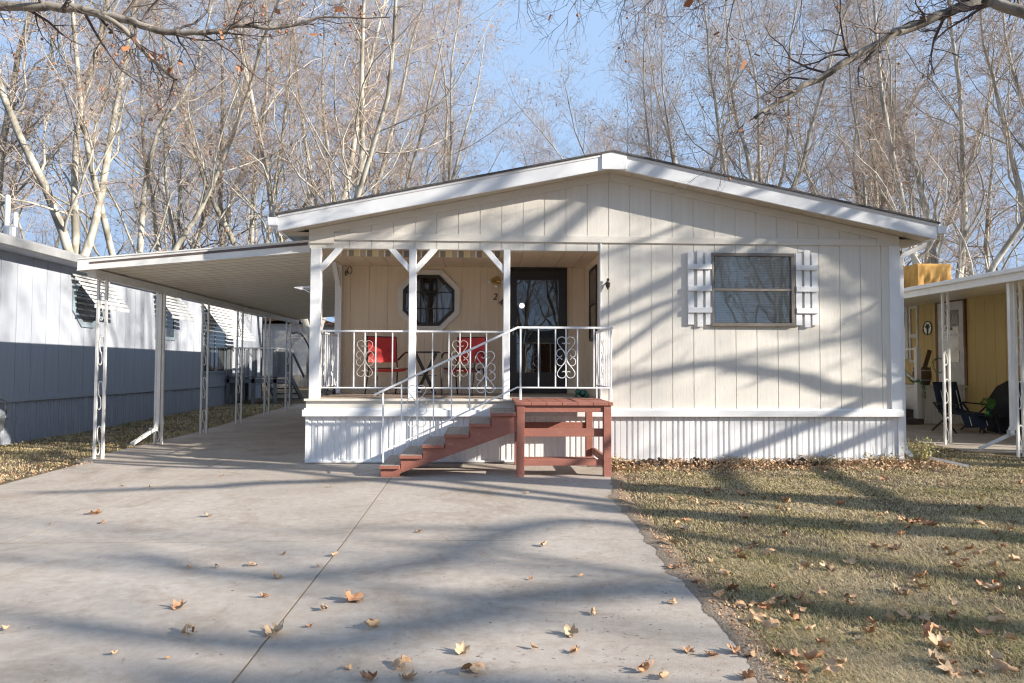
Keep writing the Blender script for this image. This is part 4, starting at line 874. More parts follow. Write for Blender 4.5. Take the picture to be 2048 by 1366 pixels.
# covered cooler on the yellow home's roof
cv = thing('covered_cooler', 'rooftop cooler wrapped in an orange canvas cover on the yellow home', 'cooler', (11.6, 17.6, 3.4))
V = []; Q = []; n = 96; r_ = random.Random(9); cxx, cyy, hw = 11.62, 17.6, .46
KZ = [3.40+.64*k/13 for k in range(14)]+[4.06]
for k, z in enumerate(KZ):
    for i in range(n):
        a = i/n*4; s_ = int(a); tt = (a-s_)*2-1
        xy = [(tt, -1), (1, tt), (-tt, 1), (-1, -tt)][s_ % 4]; e_ = max(0, 1-(k/13)**2); ft = (z-3.4)/.66
        wv = 1+e_*(.035*math.sin(i*.55+ft*5)+.03*math.sin(i*1.13-ft*7+1)+.015*math.sin(i*2.1+ft*3))-(.06 if k == 14 else 0)-.03*math.exp(-((ft-.25)/.1)**2)
        V.append((cxx+xy[0]*hw*wv, cyy+xy[1]*hw*wv, z+(.012*math.sin(i*.4) if k == 0 else 0)))
for k in range(len(KZ)-1):
    for i in range(n): Q.append((k*n+i, k*n+(i+1) % n, (k+1)*n+(i+1) % n, (k+1)*n+i))
mb = MB(); mb.add(V, Q+[tuple(range((len(KZ)-1)*n, len(KZ)*n))]); mb.build('canvas_cover', M['tarp'], cv, smooth=True)
mb = MB(); mb.box(11.15, 11.95, 17.2, 18.0, 3.2, 3.38); mb.build('base_frame', M['galv'], cv)

# ------------------------------------------------------------------ trees
def nrm(a): return a/np.maximum(np.linalg.norm(a, axis=-1, keepdims=True), 1e-9)
def tubes(P, R, n):
    N, K, _ = P.shape; T = np.empty_like(P); T[:, 1:-1] = P[:, 2:]-P[:, :-2]; T[:, 0] = P[:, 1]-P[:, 0]; T[:, -1] = P[:, -1]-P[:, -2]; T = nrm(T)
    ref = np.where(np.abs(T[:, :1, 2:3]) > .8, np.array([1., 0, 0]), np.array([0, 0, 1.])); U = nrm(np.cross(T, ref)); W = np.cross(T, U)
    a = np.arange(n)*2*np.pi/n
    V = P[:, :, None]+R[:, :, None, None]*(U[:, :, None]*np.cos(a)[:, None]+W[:, :, None]*np.sin(a)[:, None])
    idx = np.arange(N*K*n).reshape(N, K, n); nx = np.roll(idx, -1, 2)
    Q = np.stack([idx[:, :-1], nx[:, :-1], nx[:, 1:], idx[:, 1:]], -1).reshape(-1, 4)
    return V.reshape(-1, 3), Q
def merge(parts):
    off = 0; Vs = []; Qs = []
    for V, Q in parts: Vs.append(V); Qs.append(Q+off); off += len(V)
    return np.concatenate(Vs), np.concatenate(Qs)
def level(P, R, cnt, t0, t1, ang, L, K, up, jit, rng, rmul=.6, rmin=.003, lfall=.5, taper=.25):
    N, KP, _ = P.shape; t = t0+(t1-t0)*((np.arange(cnt)+rng.random((N, cnt)))/cnt)
    u = t*(KP-1); i = np.minimum(u.astype(int), KP-2); f = (u-i)[..., None]; n_ = np.arange(N)[:, None]
    S0 = P[n_, i]*(1-f)+P[n_, i+1]*f; T = nrm(P[n_, i+1]-P[n_, i]); r0 = R[n_, i]*(1-f[..., 0])+R[n_, i+1]*f[..., 0]
    rv = rng.normal(size=S0.shape); pp = nrm(rv-T*(rv*T).sum(-1, keepdims=True))
    an = ang*(1+.35*rng.normal(size=t.shape))[..., None]
    D = nrm(np.cos(an)*T+np.sin(an)*pp+np.array([0, 0, up])*.5); LL = L*(1-lfall*t)*(.6+.8*rng.random(t.shape))
    S0 = S0.reshape(-1, 3); D = D.reshape(-1, 3); LL = LL.reshape(-1); r0 = np.maximum(r0.reshape(-1)*rmul, rmin)
    pts = [S0]
    for k in range(K-1):
        D = nrm(D+rng.normal(size=D.shape)*jit+np.array([0, 0, up])*.25); pts.append(pts[-1]+D*(LL/(K-1))[:, None])
    P2 = np.stack(pts, 1); R2 = r0[:, None]*(1-(1-taper)*np.linspace(0, 1, K)); return P2, np.maximum(R2, rmin*.6)
def flakes(P, n, s, rng):
    Pf = P.reshape(-1, 3); c = Pf[rng.integers(0, len(Pf), n)]+rng.normal(size=(n, 3))*.03; a = nrm(rng.normal(size=(n, 3)))*s; b = nrm(rng.normal(size=(n, 3)))*s
    sc = (.5+rng.random((n, 1))); V = np.stack([c-a*sc, c-b*sc*.7, c+a*sc, c+b*sc*.9], 1).reshape(-1, 3); return V, np.arange(4*n).reshape(-1, 4)
def sycamore(seed, H=21, lead=4, spread=.22, dens=1., fork=3.2, r0=.27, label='', loc=(0, 0, 0), group='bare sycamores beyond the homes', twigs=3, c2=15, c3=9, c4=6, ca=26):
    rng = np.random.default_rng(seed)
    K = 6; tr = np.zeros((1, K, 3)); tr[0, :, 2] = np.linspace(-.3, fork, K); tr[0, 1:, :2] = np.cumsum(rng.normal(size=(K-1, 2))*.05, 0)
    Rt = np.linspace(r0*1.25, r0*.95, K)[None]
    leads = []; Rl = []; K1 = 12
    for i in range(lead):
        az = 2*np.pi*(i+rng.random()*.6)/lead; sp = spread*(.5+rng.random()); D = np.array([np.cos(az)*sp, np.sin(az)*sp, 1.]); D /= np.linalg.norm(D)
        Lh = (H-fork)*(.82+.22*rng.random())/D[2]; p = tr[0, -1]-np.array([0, 0, .3*rng.random()]); pts = [p]
        for k in range(K1-1):
            D = nrm(D+rng.normal(size=3)*.095+np.array([0, 0, .05])); p = p+D*Lh/(K1-1); pts.append(p)
        leads.append(pts); Rl.append(r0*(.52+.15*rng.random())*(1-np.linspace(0, 1, K1)**.8*.9))
    P1 = np.array(leads); R1 = np.array(Rl)
    P2, R2 = level(P1, R1, int(c2*dens), .08, .98, .74, H*.31, 9, .26, .18, rng, .38, .011, .62)
    P3, R3 = level(P2, R2, int(c3*dens), .12, 1, .85, 1.9, 6, .10, .26, rng, .5, .0065, .4)
    Pa, Ra = level(P1, R1, int(ca*dens), .3, 1, .8, 1.6, 6, .2, .2, rng, .3, .007, .3)
    P3 = np.concatenate([P3, Pa]); R3 = np.concatenate([R3, Ra])
    P4, R4 = level(P3, R3, int(c4*dens), .1, 1, .9, .75, 4, .08, .34, rng, .6, .005, .3)
    tV, tQ = merge([tubes(tr, Rt, 14), tubes(P1, R1, 10), tubes(P2, R2, 6)])
    parts = [tubes(P3, R3, 4), tubes(P4, R4, 3)]
    if twigs:
        P5, R5 = level(P4, R4, twigs, .2, 1, .9, .34, 3, .1, .4, rng, .8, .0042, .2); parts.append(tubes(P5, R5, 3))
    cV, cQ = merge(parts); fV, fQ = flakes(P4, int(480*dens), .05, rng)
    t = thing('sycamore_tree', label, 'tree', (0, 0, 0), group)
    np_mesh('trunk', tV, tQ, M['bark'], True, t); np_mesh('crown', cV, cQ, M['twig'], False, t); np_mesh('dry_leaves', fV, fQ, M['dry'], False, t)
    t.location = loc; return t
protos = {}
def place(key, x, y, rz, sc, label, group='bare sycamores beyond the homes', tilt=(0, 0)):
    spec = {'a': dict(seed=11, lead=3, spread=.19, r0=.24, fork=4.), 'b': dict(seed=23, lead=3, spread=.30, r0=.23, fork=2.6), 'c': dict(seed=37, lead=4, spread=.26, r0=.19, fork=3.4),
            'd': dict(seed=58, lead=4, spread=.36, r0=.26, fork=2.2), 's': dict(seed=71, lead=3, spread=.2, r0=.33, fork=3.5, twigs=0, c2=7, c3=4, c4=1, ca=3)}[key]
    if key not in protos: protos[key] = t = sycamore(label=label, group=group, **spec)
    else: t = copy_tree(protos[key])
    t['label'] = label; t['group'] = group; t.location = (x, y, gz(min(y, 60))); t.rotation_euler = (tilt[0], tilt[1], rz); t.scale = (sc, sc, sc*1.0); return t
def bx(px, y): return at(px, 600, Y=y).x
BG = [('a', 150, 22, 1.0, 'pale double-stemmed sycamore rising behind the grey home roof near its vents'), ('b', 258, 24, 1.0, 'thick leaning sycamore trunk just above the carport roof end'),
      ('c', 352, 30, 1.0, 'slender sycamore behind the middle of the carport roof'), ('b', 440, 34, 1.05, 'branchy sycamore behind the carport roof toward the home'),
      ('a', 505, 29, .95, 'narrow pale sycamore behind the gap left of the gable'), ('d', 640, 25, .98, 'white-stemmed sycamore rising closest behind the left roof slope'),
      ('c', 742, 33, 1.05, 'tall sycamore with pale straight stems behind the middle of the left roof slope'), ('a', 690, 30, 1., 'pale sycamore crowded against the white-stemmed one above left roof slope'),
      ('d', 830, 37, 1.0, 'spreading sycamore at the edge of the open sky behind the left roof slope'), ('a', 1105, 48, .88, 'thin pale sycamore just left of the roof ridge'),
      ('c', 1165, 50, .84, 'thin pale sycamore directly behind the roof ridge'), ('b', 1265, 44, 1.0, 'leaning sycamore just right of the roof ridge'),
      ('c', 1350, 34, 1.0, 'pale sycamore behind the upper right roof slope'), ('d', 1470, 38, 1.08, 'wide sycamore behind the right roof slope under the big limb'),
      ('a', 1505, 26, .95, 'bright-stemmed sycamore where the overhanging limb ends'), ('b', 1640, 33, 1., 'forking sycamore behind the lower right roof slope'),
      ('c', 1740, 30, .95, 'bent sycamore behind the right eave'), ('a', 1835, 31, .98, 'dark slim sycamore just above the right eave corner'),
      ('d', 1905, 24, .92, 'large sycamore standing behind the orange cooler cover'), ('b', 1990, 27, .9, 'sycamore behind the yellow home near the photo edge'),
      ('d', -60, 25, 1., 'sycamore at the far left edge behind the grey home'), ('a', 2110, 24, 1., 'sycamore at the far right edge behind the yellow home')]
rg = random.Random(4)
for k, px, y, sc, lb in BG: place(k, bx(px, y), y, rg.uniform(0, 6.28), sc*1.02, lb, tilt=(rg.uniform(-.03, .03), rg.uniform(-.04, .04)))
for i, px in enumerate((60, 210, 340, 470, 590, 720, 860, 1300, 1420, 1560, 1690, 1800, 1930, 2030)):
    y = 46+rg.uniform(0, 22); place('abcd'[i % 4], bx(px+rg.uniform(-15, 15), y), y, rg.uniform(0, 6.28), rg.uniform(.85, 1.05), 'hazy bare sycamore in the farthest row behind the nearer trees', 'far row of bare sycamores')
# trees on the street side (cast the shadows and show in the panes)
for x, y, sc in [(41, -9, 1.), (20, 5.2, .9), (21, 8.4, .95), (23, 4.0, .95)]: place('s', x, y, rg.uniform(0, 6.28), sc, 'bare thin sycamore far along the street to the right', 'street-side sycamores')
for i, (x, y) in enumerate([(1, -12), (4.5, -15), (7.5, -12), (10.5, -16), (-4, -17), (14, -13), (2.5, -22), (8, -24), (13, -23), (-9, -14), (-3, -26), (18, -19)]): place('abcd'[i % 4], x, y, rg.uniform(0, 6.28), .85, 'bare sycamore across the street, seen only in the window and door glass', 'sycamores across the street')
for x, y in [(19.5, 7.6), (21.5, 10.8)]: place('b', x, y, rg.uniform(0, 6.28), .9, 'bare sycamore beside the yellow home that dapples the grey home wall', 'street-side sycamores')
def bp(px, py, X, Y=None, Z=None):      # the point of a limb at x = X whose shadow falls on the given spot
    p = at(px, py, Y=Y, Z=Z); return p + SUN*((X-p.x)/SUN.x)

ah = thing('mobile_home', 'brown single-storey home across the street, seen only in the glass', 'house', (0, -30, 0))
mb = MB(); mb.box(-22, -3, -34, -30, 0, 3.2); mb.box(4, 26, -35, -31, 0, 3.2); mb.build('wall', M['brown'], ah)
mb = MB(); mb.poly([(-22.5, -29.5, 3.2), (-22.5, -32, 4.3), (-22.5, -34.5, 3.2)], (20, 0, 0)); mb.poly([(3.5, -30.5, 3.2), (3.5, -33, 4.3), (3.5, -35.5, 3.2)], (23, 0, 0)); mb.build('roof', M['shingle'], ah)
for i in range(11): place('abcd'[i % 4], -18+i*4.3, -33-3*(i % 3), rg.uniform(0, 6.28), .9, 'bare sycamore in the row beyond the street, seen only in the window and door glass', 'sycamores across the street')
# overhanging limbs
def limb_tree(name, label, trunk_xy, trunk_h, limbs, seed, group=None, r0=.32, t0=.15):
    rng = np.random.default_rng(seed); x, y = trunk_xy
    t = thing(name, label, 'tree', (x, y, 0), group)
    tr = np.zeros((1, 8, 3)); tr[0, :, 0] = x; tr[0, :, 1] = y; tr[0, :, 2] = np.linspace(-.1, trunk_h, 8); tr[0, 1:-1, :2] += rng.normal(size=(6, 2))*.04
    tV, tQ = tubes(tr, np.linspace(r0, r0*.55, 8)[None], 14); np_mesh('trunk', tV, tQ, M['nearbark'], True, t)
    cr = []; fl = []
    for pts, ra, rb, n2, L2, droop in limbs:
        sp = smooth_path(pts, 5); P = np.array([[list(p) for p in sp]]); K = P.shape[1]; P[0, 1:-1] += rng.normal(size=(K-2, 3))*ra*.12
        R = np.linspace(ra, rb, K)[None]; V, Q = tubes(P, R, 10); np_mesh('limb', V, Q, M['nearbark'], True, t)
        if n2:
            P2, R2 = level(P, R, n2, t0, 1, .9, L2, 6, droop, .22, rng, .38, .004, .3); P3, R3 = level(P2, R2, 7, .15, 1, .8, L2*.45, 5, droop*.8, .26, rng, .6, .0028, .3)
            P4, R4 = level(P3, R3, 4, .2, 1, .8, L2*.2, 3, droop*.5, .35, rng, .7, .002, .3)
            cr += [tubes(P2, R2, 6), tubes(P3, R3, 4), tubes(P4, R4, 3)]; fl.append(P3)
    if cr:
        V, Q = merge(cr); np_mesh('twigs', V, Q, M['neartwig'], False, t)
        pf = np.concatenate([p.reshape(-1, 3) for p in fl])
        for k in rng.integers(0, len(pf), 45): c = pf[k]; mb = MB(); mb.ball((c[0], c[1], c[2]-.03), .014, 8, 6); mb.build('seed_ball', M['dry'], t, smooth=True)
        V, Q = flakes(np.concatenate([p.reshape(-1, 3) for p in fl]), 40, .035, rng); np_mesh('dry_leaves', V, Q, M['dry'], False, t)
    return t
y = 6.6
limb_tree('sycamore_tree', 'sycamore whose dark limb reaches across the upper left sky', (-9.5, 6.2), 5.6,
  [([(-9.5, 6.2, 4.6), at(-300, 40, Y=y), at(0, 12, Y=y), at(150, 18, Y=y), at(250, 40, Y=y), at(330, 62, Y=y), at(420, 64, Y=y), at(470, 52, Y=y), at(560, 55, Y=y), at(640, 38, Y=y), at(780, 34, Y=y)], .055, .006, 30, .8, .05),
   ([at(200, 30, Y=y), at(250, 60, Y=y), at(300, 115, Y=y+.1), at(352, 160, Y=y+.1)], .03, .018, 6, .6, -.2)], 5)
y = 6.4
limb_tree('sycamore_tree', 'sycamore whose pale limb slants down across the upper right sky', (9.6, 4.6), 6.2,
  [([(9.6, 4.6, 5.2), at(2300, -70, Y=5.6), at(2060, -40, Y=y), at(1960, 2, Y=y), at(1850, 42, Y=y), at(1745, 92, Y=y), at(1640, 155, Y=y), at(1560, 200, Y=y), at(1510, 236, Y=y)], .07, .02, 20, .9, -.05),
   ([(9.6, 4.6, 5.0), at(2350, 80, Y=5.5), at(2048, 24, Y=5.8), at(1970, -2, Y=5.9)], .07, .04, 5, .6, 0.),
   ([(9.6, 4.6, 6.0), at(2000, -260, Y=6), at(1600, -190, Y=6), at(1300, -120, Y=6.1), at(1050, -70, Y=6.2)], .05, .01, 26, 1.15, -.45),
   ([(9.6, 4.6, 5.8), at(2100, -160, Y=6.6), at(1800, -110, Y=6.7), at(1500, -60, Y=6.9), at(1300, -10, Y=7.)], .04, .006, 26, 1.1, -.3)], 8)

W_ = dict(Y=F); G_ = dict(Z=0.)
limb_tree('sycamore_tree', 'big sycamore on the lawn right of the photo that throws the limb shadows', (13.2, 1.9), 5.2,
  [([(13.2, 2.0, 3.3), bp(2048, 1040, 13.1, **G_), bp(1640, 1003, 13., **G_), bp(1240, 965, 13., **G_), bp(800, 958, 13., **G_), bp(420, 972, 12.9, **G_), bp(60, 986, 12.8, **G_)], .22, .045, 0, 0, 0),
   ([(13.1, 2.4, 3.9), bp(1900, 800, 12.5, **W_), bp(1790, 792, 12.2, **W_), bp(1690, 780, 12., **W_), bp(1560, 748, 12., **W_), bp(1420, 730, 12., **W_), bp(1330, 742, 12., **W_), bp(1215, 768, 12., **W_)], .08, .04, 4, .8, .1),
   ([(13.1, 3.2, 6.6), bp(1800, 330, 12.6, **W_), bp(1650, 430, 12.5, **W_), bp(1530, 505, 12.5, **W_), bp(1420, 572, 12.5, **W_), bp(1300, 618, 12.5, **W_), bp(1205, 655, 12.5, **W_), bp(1000, 720, 12.5, **W_)], .08, .035, 2, .6, .1),
   ([(13.1, 2.9, 4.5), bp(1950, 700, 12.6, **W_), bp(1800, 600, 12.5, **W_), bp(1725, 548, 12.5, **W_), bp(1660, 500, 12.5, **W_)], .08, .04, 3, .6, .1),
   ([(13.1, 2.6, 4.4), bp(1640, 400, 12.8, **W_), bp(1420, 430, 12.9, **W_), bp(1320, 468, 13, **W_), bp(1205, 512, 13, **W_), bp(1100, 545, 13, **W_)], .05, .02, 2, .6, .1),
   ([(13.2, 2.2, 5.0), bp(1300, 300, 13.4, **W_), bp(1130, 410, 13.5, **W_), bp(1040, 455, 13.5, **W_), bp(960, 500, 13.5, **W_), bp(800, 560, 13.5, **W_)], .08, .04, 5, 1., .1),
   ([(13.2, 2.0, 5.1), bp(1000, 300, 13.8, **W_), bp(870, 400, 14, **W_), bp(760, 460, 14, **W_), bp(640, 500, 14, **W_)], .08, .04, 3, 1., .1)], 12, r0=.34)

limb_tree('sycamore_tree', 'sycamore farther right along the street with long low limbs', (23, -4.6), 8,
  [([(23, -4.6, 6.5), bp(1700, 1120, 22, **G_), bp(1150, 1040, 21.5, **G_), bp(820, 1130, 21, **G_), bp(500, 1150, 21, **G_), bp(250, 1110, 20.5, **G_)], .10, .06, 4, 1.6, .1),
   ([(23, -4.6, 6.8), bp(1900, 1240, 22, **G_), bp(1250, 1180, 21.5, **G_), bp(900, 1235, 21, **G_), bp(560, 1290, 21, **G_), bp(100, 1250, 20.5, **G_)], .15, .08, 4, 1.6, .1),
   ([(23, -4.6, 7.2), bp(1500, 1400, 22, **G_), bp(900, 1366, 21.5, **G_), bp(300, 1366, 21, **G_)], .12, .07, 3, 1.6, .1)], 33, r0=.34)

# ------------------------------------------------------------------ grass
def lawn(name, fx0, fx1, y0, y1, n, seed, zs=1., cond=None, ypow=1.6):
    rng = np.random.default_rng(seed); y = y0+(y1-y0)*rng.random(n)**ypow; x0 = fx0(y); x1 = fx1(y); x0 = x0+.05*np.sin(y*9.)*np.sin(y*3.7+1)+.03*np.sin(y*23); x = x0+(x1-x0)*rng.random(n)
    # clumps and bare patches
    pt = np.sin(x*2.1+np.sin(y*1.7)*1.3)*np.sin(y*2.6+np.cos(x*1.9))+.5*np.sin(x*7.1+y*5.3)*np.sin(y*6.7-x*3.9)
    edge = np.minimum(1, np.maximum(0, (x-x0)/.35)) if cond is None else 1
    keep = rng.random(n) < (.64+.40*pt)*(.15+.85*edge); x, y = x[keep], y[keep]; pt = pt[keep]; n = len(x)
    hh = (.014+.022*rng.random(n))*zs*(1+.25*pt); wd = .0008+.0009*rng.random(n)+.0005*np.maximum(0, y-3.5); az = rng.random(n)*6.283; lean = .4+1.3*rng.random(n)
    gzv = np.maximum(0, y-14)*.018-.02
    u = np.stack([np.cos(az), np.sin(az), 0*az], 1); v = np.stack([-np.sin(az), np.cos(az), 0*az], 1); b = np.stack([x, y, gzv], 1)
    up = np.array([0, 0, 1.]); m = b+up*(hh*.6)[:, None]+v*(hh*.35*lean)[:, None]; t = b+up*(hh*(1-.2*lean))[:, None]+v*(hh*lean)[:, None]
    V = np.stack([b-u*wd[:, None], b+u*wd[:, None], m+u*wd[:, None]*.8, m-u*wd[:, None]*.8, t+u*.0004, t-u*.0004], 1).reshape(-1, 3)
    i = np.arange(n)[:, None]*6; Q = np.concatenate([i+np.array([[0, 1, 2, 3]]), i+np.array([[3, 2, 4, 5]])])
    o = np_mesh(name, V, Q, M['blade']); a = o.data.attributes.new('rnd', 'FLOAT', 'POINT'); a.data.foreach_set('value', np.repeat(rng.random(n), 6).astype(np.float32))
    return tag(o, kind='stuff')
RE = lambda y: 1.29+(y-2.9)*.028+np.where(y > 7, .19*np.maximum(0, (y-7)/1.4), 0)
tag(lawn('grass', RE, lambda y: np.minimum(y*.80+.5, 9.5), 2.6, 9.5, 470000, 1, 1., ypow=1.7), 'short dormant lawn grass right of the driveway', 'grass')
tag(lawn('grass', lambda y: 6.05+0*y, lambda y: 8.1+0*y, 8.0, 13, 26000, 2, 1., cond=1, ypow=1.), 'greener lawn grass between the two homes', 'grass')
tag(lawn('grass', lambda y: -8.15+0*y, lambda y: -5.35-.03*np.minimum(y, 14)/1., 7, 22, 60000, 3, 1., cond=1, ypow=1.5), 'lawn strip grass between driveway and grey home', 'grass')

def spill():
    r = random.Random(77); V = []; n = 260
    for i in range(n):
        y = 2.4+6.3*i/(n-1); x = float(RE(np.float64(y)))-.05
        e_ = .035+.035*math.sin(y*5.1)*math.sin(y*2.3+.7)+.015*math.sin(y*17)+r.uniform(-.01, .012)
        V += [(x-max(.022, e_), y, .0012), (x+.0, y, .006+r.uniform(0, .005)), (x+.06, y, .004+r.uniform(-.004, .008)), (x+.17, y, -.022)]
    return tag(np_mesh('soil_edge', V, [(4*i+j, 4*i+j+1, 4*i+j+5, 4*i+j+4) for i in range(n-1) for j in range(3)], mat('edge_soil', (.30, .23, .16), .95, (.14, .10, .07), 45, .9, 1., 90)), kind='structure')
spill()
# ------------------------------------------------------------------ fallen leaves
def leaf_mesh(seed, m):
    r = random.Random(seed); na, nr = 40, 4; V = [(0, 0, 0)]; Q = []; c1 = r.uniform(8, 20); c2 = r.uniform(-5, 9); ph = r.uniform(0, 3)
    def rad(a):
        b = (a-math.pi/2+math.pi) % (2*math.pi)-math.pi
        lob = max(math.exp(-((b-c)/.28)**2)*hh for c, hh in ((0, 1.), (.95, .92), (-.95, .92), (1.9, .66), (-1.9, .66)))
        return .055*(.56+.44*lob)*(1+.10*math.sin(a*19+ph))*(.55 if abs(abs(b)-math.pi) < .25 else 1)
    for k in range(1, nr+1):
        for i in range(na):
            a = 2*math.pi*i/na; rr_ = rad(a)*k/nr; x, y_ = rr_*math.cos(a), rr_*math.sin(a)
            z = c1*x*x+c2*y_*y_+.008*math.sin(a*5+ph)*(k/nr)**2+.010*math.sin(a*2+ph*2)*(k/nr); V.append((x, y_, z))
    F_ = [(0, 1+i, 1+(i+1) % na) for i in range(na)]
    for k in range(nr-1):
        for i in range(na): F_.append((1+k*na+i, 1+(k+1)*na+i, 1+(k+1)*na+(i+1) % na, 1+k*na+(i+1) % na))
    fa = r.uniform(0, 3.14); R1_ = r.choice((.018, .028, .045, .08, .12)); R2_ = r.uniform(.05, .14); ca_, sa_ = math.cos(fa), math.sin(fa); W2 = []
    for x, y_, z in V:
        u, v = x*ca_+y_*sa_, -x*sa_+y_*ca_
        z0_ = z*.5+.004*math.sin(u*110+ph)*math.sin(v*90); t1 = max(-2.4, min(2.4, u/R1_)); sgn = 1 if seed % 3 else -1
        u2 = (R1_-z0_)*math.sin(t1); z2 = sgn*(R1_-(R1_-z0_)*math.cos(t1)); t2 = v/R2_; z2 += R2_*(1-math.cos(t2)); v = R2_*math.sin(t2)
        W2.append((u2*ca_-v*sa_, u2*sa_+v*ca_, z2))
    V = W2
    zmin = min(v[2] for v in V); V = [(v[0], v[1], v[2]-zmin) for v in V]
    s = .0012; n0 = len(V); V += [(-s, -.06, .012), (s, -.06, .012), (V[0][0]+s, V[0][1], V[0][2]), (V[0][0]-s, V[0][1], V[0][2])]; F_.append((n0, n0+1, n0+2, n0+3))
    me = bpy.data.meshes.new('fallen_leaf'); me.from_pydata(V, [], F_); me.materials.append(m); me.polygons.foreach_set('use_smooth', [True]*len(me.polygons)); return me
LM = [leaf_mesh(i, LEAFM[i % 3]) for i in range(15)]
rl = random.Random(21)
def put_leaf(x, y, z, s, label, group, tilt=.3):
    o = link(bpy.data.objects.new('fallen_leaf', rl.choice(LM))); o.location = (x, y, z); o.scale = (s*1.2,)*3
    o.rotation_euler = (rl.uniform(-tilt, tilt), rl.uniform(-tilt, tilt), rl.uniform(0, 6.28)); tag(o, label, 'leaf', group)
DL = [(1055,987,1),(190,1029,1.3),(207,1047,1),(100,1051,.7),(417,1034,.9),(1087,1093,.9),(668,1113,.9),(636,1135,.8),(505,1133,1),(567,1110,.6),(433,1137,.7),(377,1137,.7),(554,1157,1.1),(526,1196,.8),(705,1200,1.5),(648,1221,.9),
      (748,1256,1.6),(551,1270,1.5),(380,1270,1.5),(357,1217,1.1),(1186,1228,.7),(1143,1271,1.1),(1161,1154,.6),(838,1065,.6),(927,1307,1.2),(807,1333,1.2),(949,1346,1.4),(815,1359,1.2),(740,1363,1),(1067,1299,.6),
      (1352,1137,1.2),(1395,1167,1.4),(1375,1305,1),(1423,1313,1.1),(1470,1306,1.1),(1345,1208,.7),(1150,1307,.7),(1500,1360,1.2),(1290,1345,1.1),(1330,1358,1.),(230,1310,.6),(337,1320,.5),(10,1262,.8),(1500,1315,1.),
      (445,952,.7),(300,975,.7),(530,962,.7),(245,973,.8),(660,975,.6),(695,1340,.6),(620,1255,.5),(1060,1160,.5)]
for px, py, s in DL:
    p = at(px, py, Z=.0); put_leaf(p.x, p.y, .006, s*rl.uniform(.6, .9), 'dry curled brown leaf lying on the grey concrete driveway', 'dry leaves scattered on the driveway')
LL_ = [(1460,1180),(1450,1150),(1440,1195),(1480,1210),(1510,1240),(1545,1255),(1560,1310),(1590,1313),(1600,1345),(1620,1262),(1640,1185),(1660,1140),(1600,1140),(1700,1127),(1770,1097),(1790,1100),(1750,1095),(1855,1050),(1840,1045),(1870,1052),(1840,1155),(1830,1165),(1800,1185),(1815,1190),(1900,1240),(1905,1235),(1970,1270),(1700,1210),(1640,1290),(1720,1285),(1380,1000),(1420,1010),(1530,998),(1570,1002),(1575,1006),(1680,1010),(1770,960),(1340,1000),(1480,1020),(1690,1050),(1680,1048),(1800,1045),(2030,1045),(2020,1060),(1990,1070),(1960,1020),(1940,1100),(1930,1125),(1990,1135),(1910,1135),(1920,1150),(2000,1230),(1700,1195),(1560,1200),(1620,1105),(1610,1135),(1500,1100),(1540,1110),(1350,1050),(1370,1045),(1500,985),(2010,1345),(1960,1350),(2020,1280),(1900,1345),(1660,1345),(1850,1240),(1780,1240),(1745,1250)]
for px, py in LL_ + [(rl.uniform(1270, 2048), rl.uniform(965, 1366)) for _ in range(90)]:
    p = at(px, py, Z=0.0)
    if p.x < 1.35+(p.y-3)*.03 or p.y > 9.2: continue
    put_leaf(p.x, p.y, .0+rl.uniform(0, .012), rl.uniform(.6, 1.15), 'dry brown leaf lying in the dormant grass right of the driveway', 'dry leaves scattered on the lawn', .5)
# litter at the foot of the skirting, along the lawn edge, at the left: uncountable
def litter(name, pts, label, smin=.25, smax=.9, mset=LEAFM[0]):
    V = []; F_ = []; 
    for x, y, z in pts:
        me = rl.choice(LM[:6]); s = rl.uniform(smin, smax); R_ = Euler((rl.uniform(-1, 1), rl.uniform(-1, 1), rl.uniform(0, 6.28))).to_matrix()
        vv = [me.vertices[i].co for i in [0]+list(range(41, 81, 2))]; n0 = len(V); V += [tuple(R_ @ (v*s)+Vector((x, y, z))) for v in vv]; F_ += [(n0, n0+1+i, n0+1+(i+1) % 20) for i in range(20)]
    me = bpy.data.meshes.new(name); me.from_pydata(V, [], F_); me.materials.append(mset); o = link(bpy.data.objects.new(name, me)); return tag(o, label, 'leaf litter', None, 'stuff')
for k, mm_ in enumerate(LEAFM):
    q = [(rl.uniform(1.66, 6.5), 9.53-abs(rl.gauss(0, .22)), rl.uniform(0, .07)) for _ in range(800)]
    litter('leaf_litter', [a for a in q if a[1] > 8.5], 'drift of dead leaves along the foot of the white skirting', .4, 1.0, LEAFM[(0, 2, 2)[k]])
    litter('leaf_litter', [(rl.uniform(1.66, 6.3), 9.2-abs(rl.gauss(0, .22)), rl.uniform(0, .03)) for _ in range(160)], 'loose leaves thinning out from the skirting into the lawn', .6, 1.2, mm_)
    litter('leaf_litter', [(RE(yy)-.03+abs(rl.gauss(0, .075)), yy, rl.uniform(.002, .016)) for yy in [2.6+6.2*rl.random()**1.3 for _ in range(620)]], 'crumbled leaves along the lawn edge of the driveway', .10, .42, mm_)
    litter('leaf_litter', [(rl.uniform(-5.9, -5.3)-.2*rl.random(), rl.uniform(7, 10), rl.uniform(0, .02)) for _ in range(90)]+[(rl.uniform(-8, -5.6), rl.uniform(8, 22), rl.uniform(0, .03)) for _ in range(160)], 'dead leaves over the grass strip by the grey home', .3, .8, mm_)
    litter('leaf_litter', [(rl.uniform(1.4, 8), rl.uniform(2.8, 9), rl.uniform(-.01, .01)) for _ in range(350)], 'leaf fragments among the lawn grass', .12, .35, mm_)
r_ = random.Random(31); V = []; F_ = []
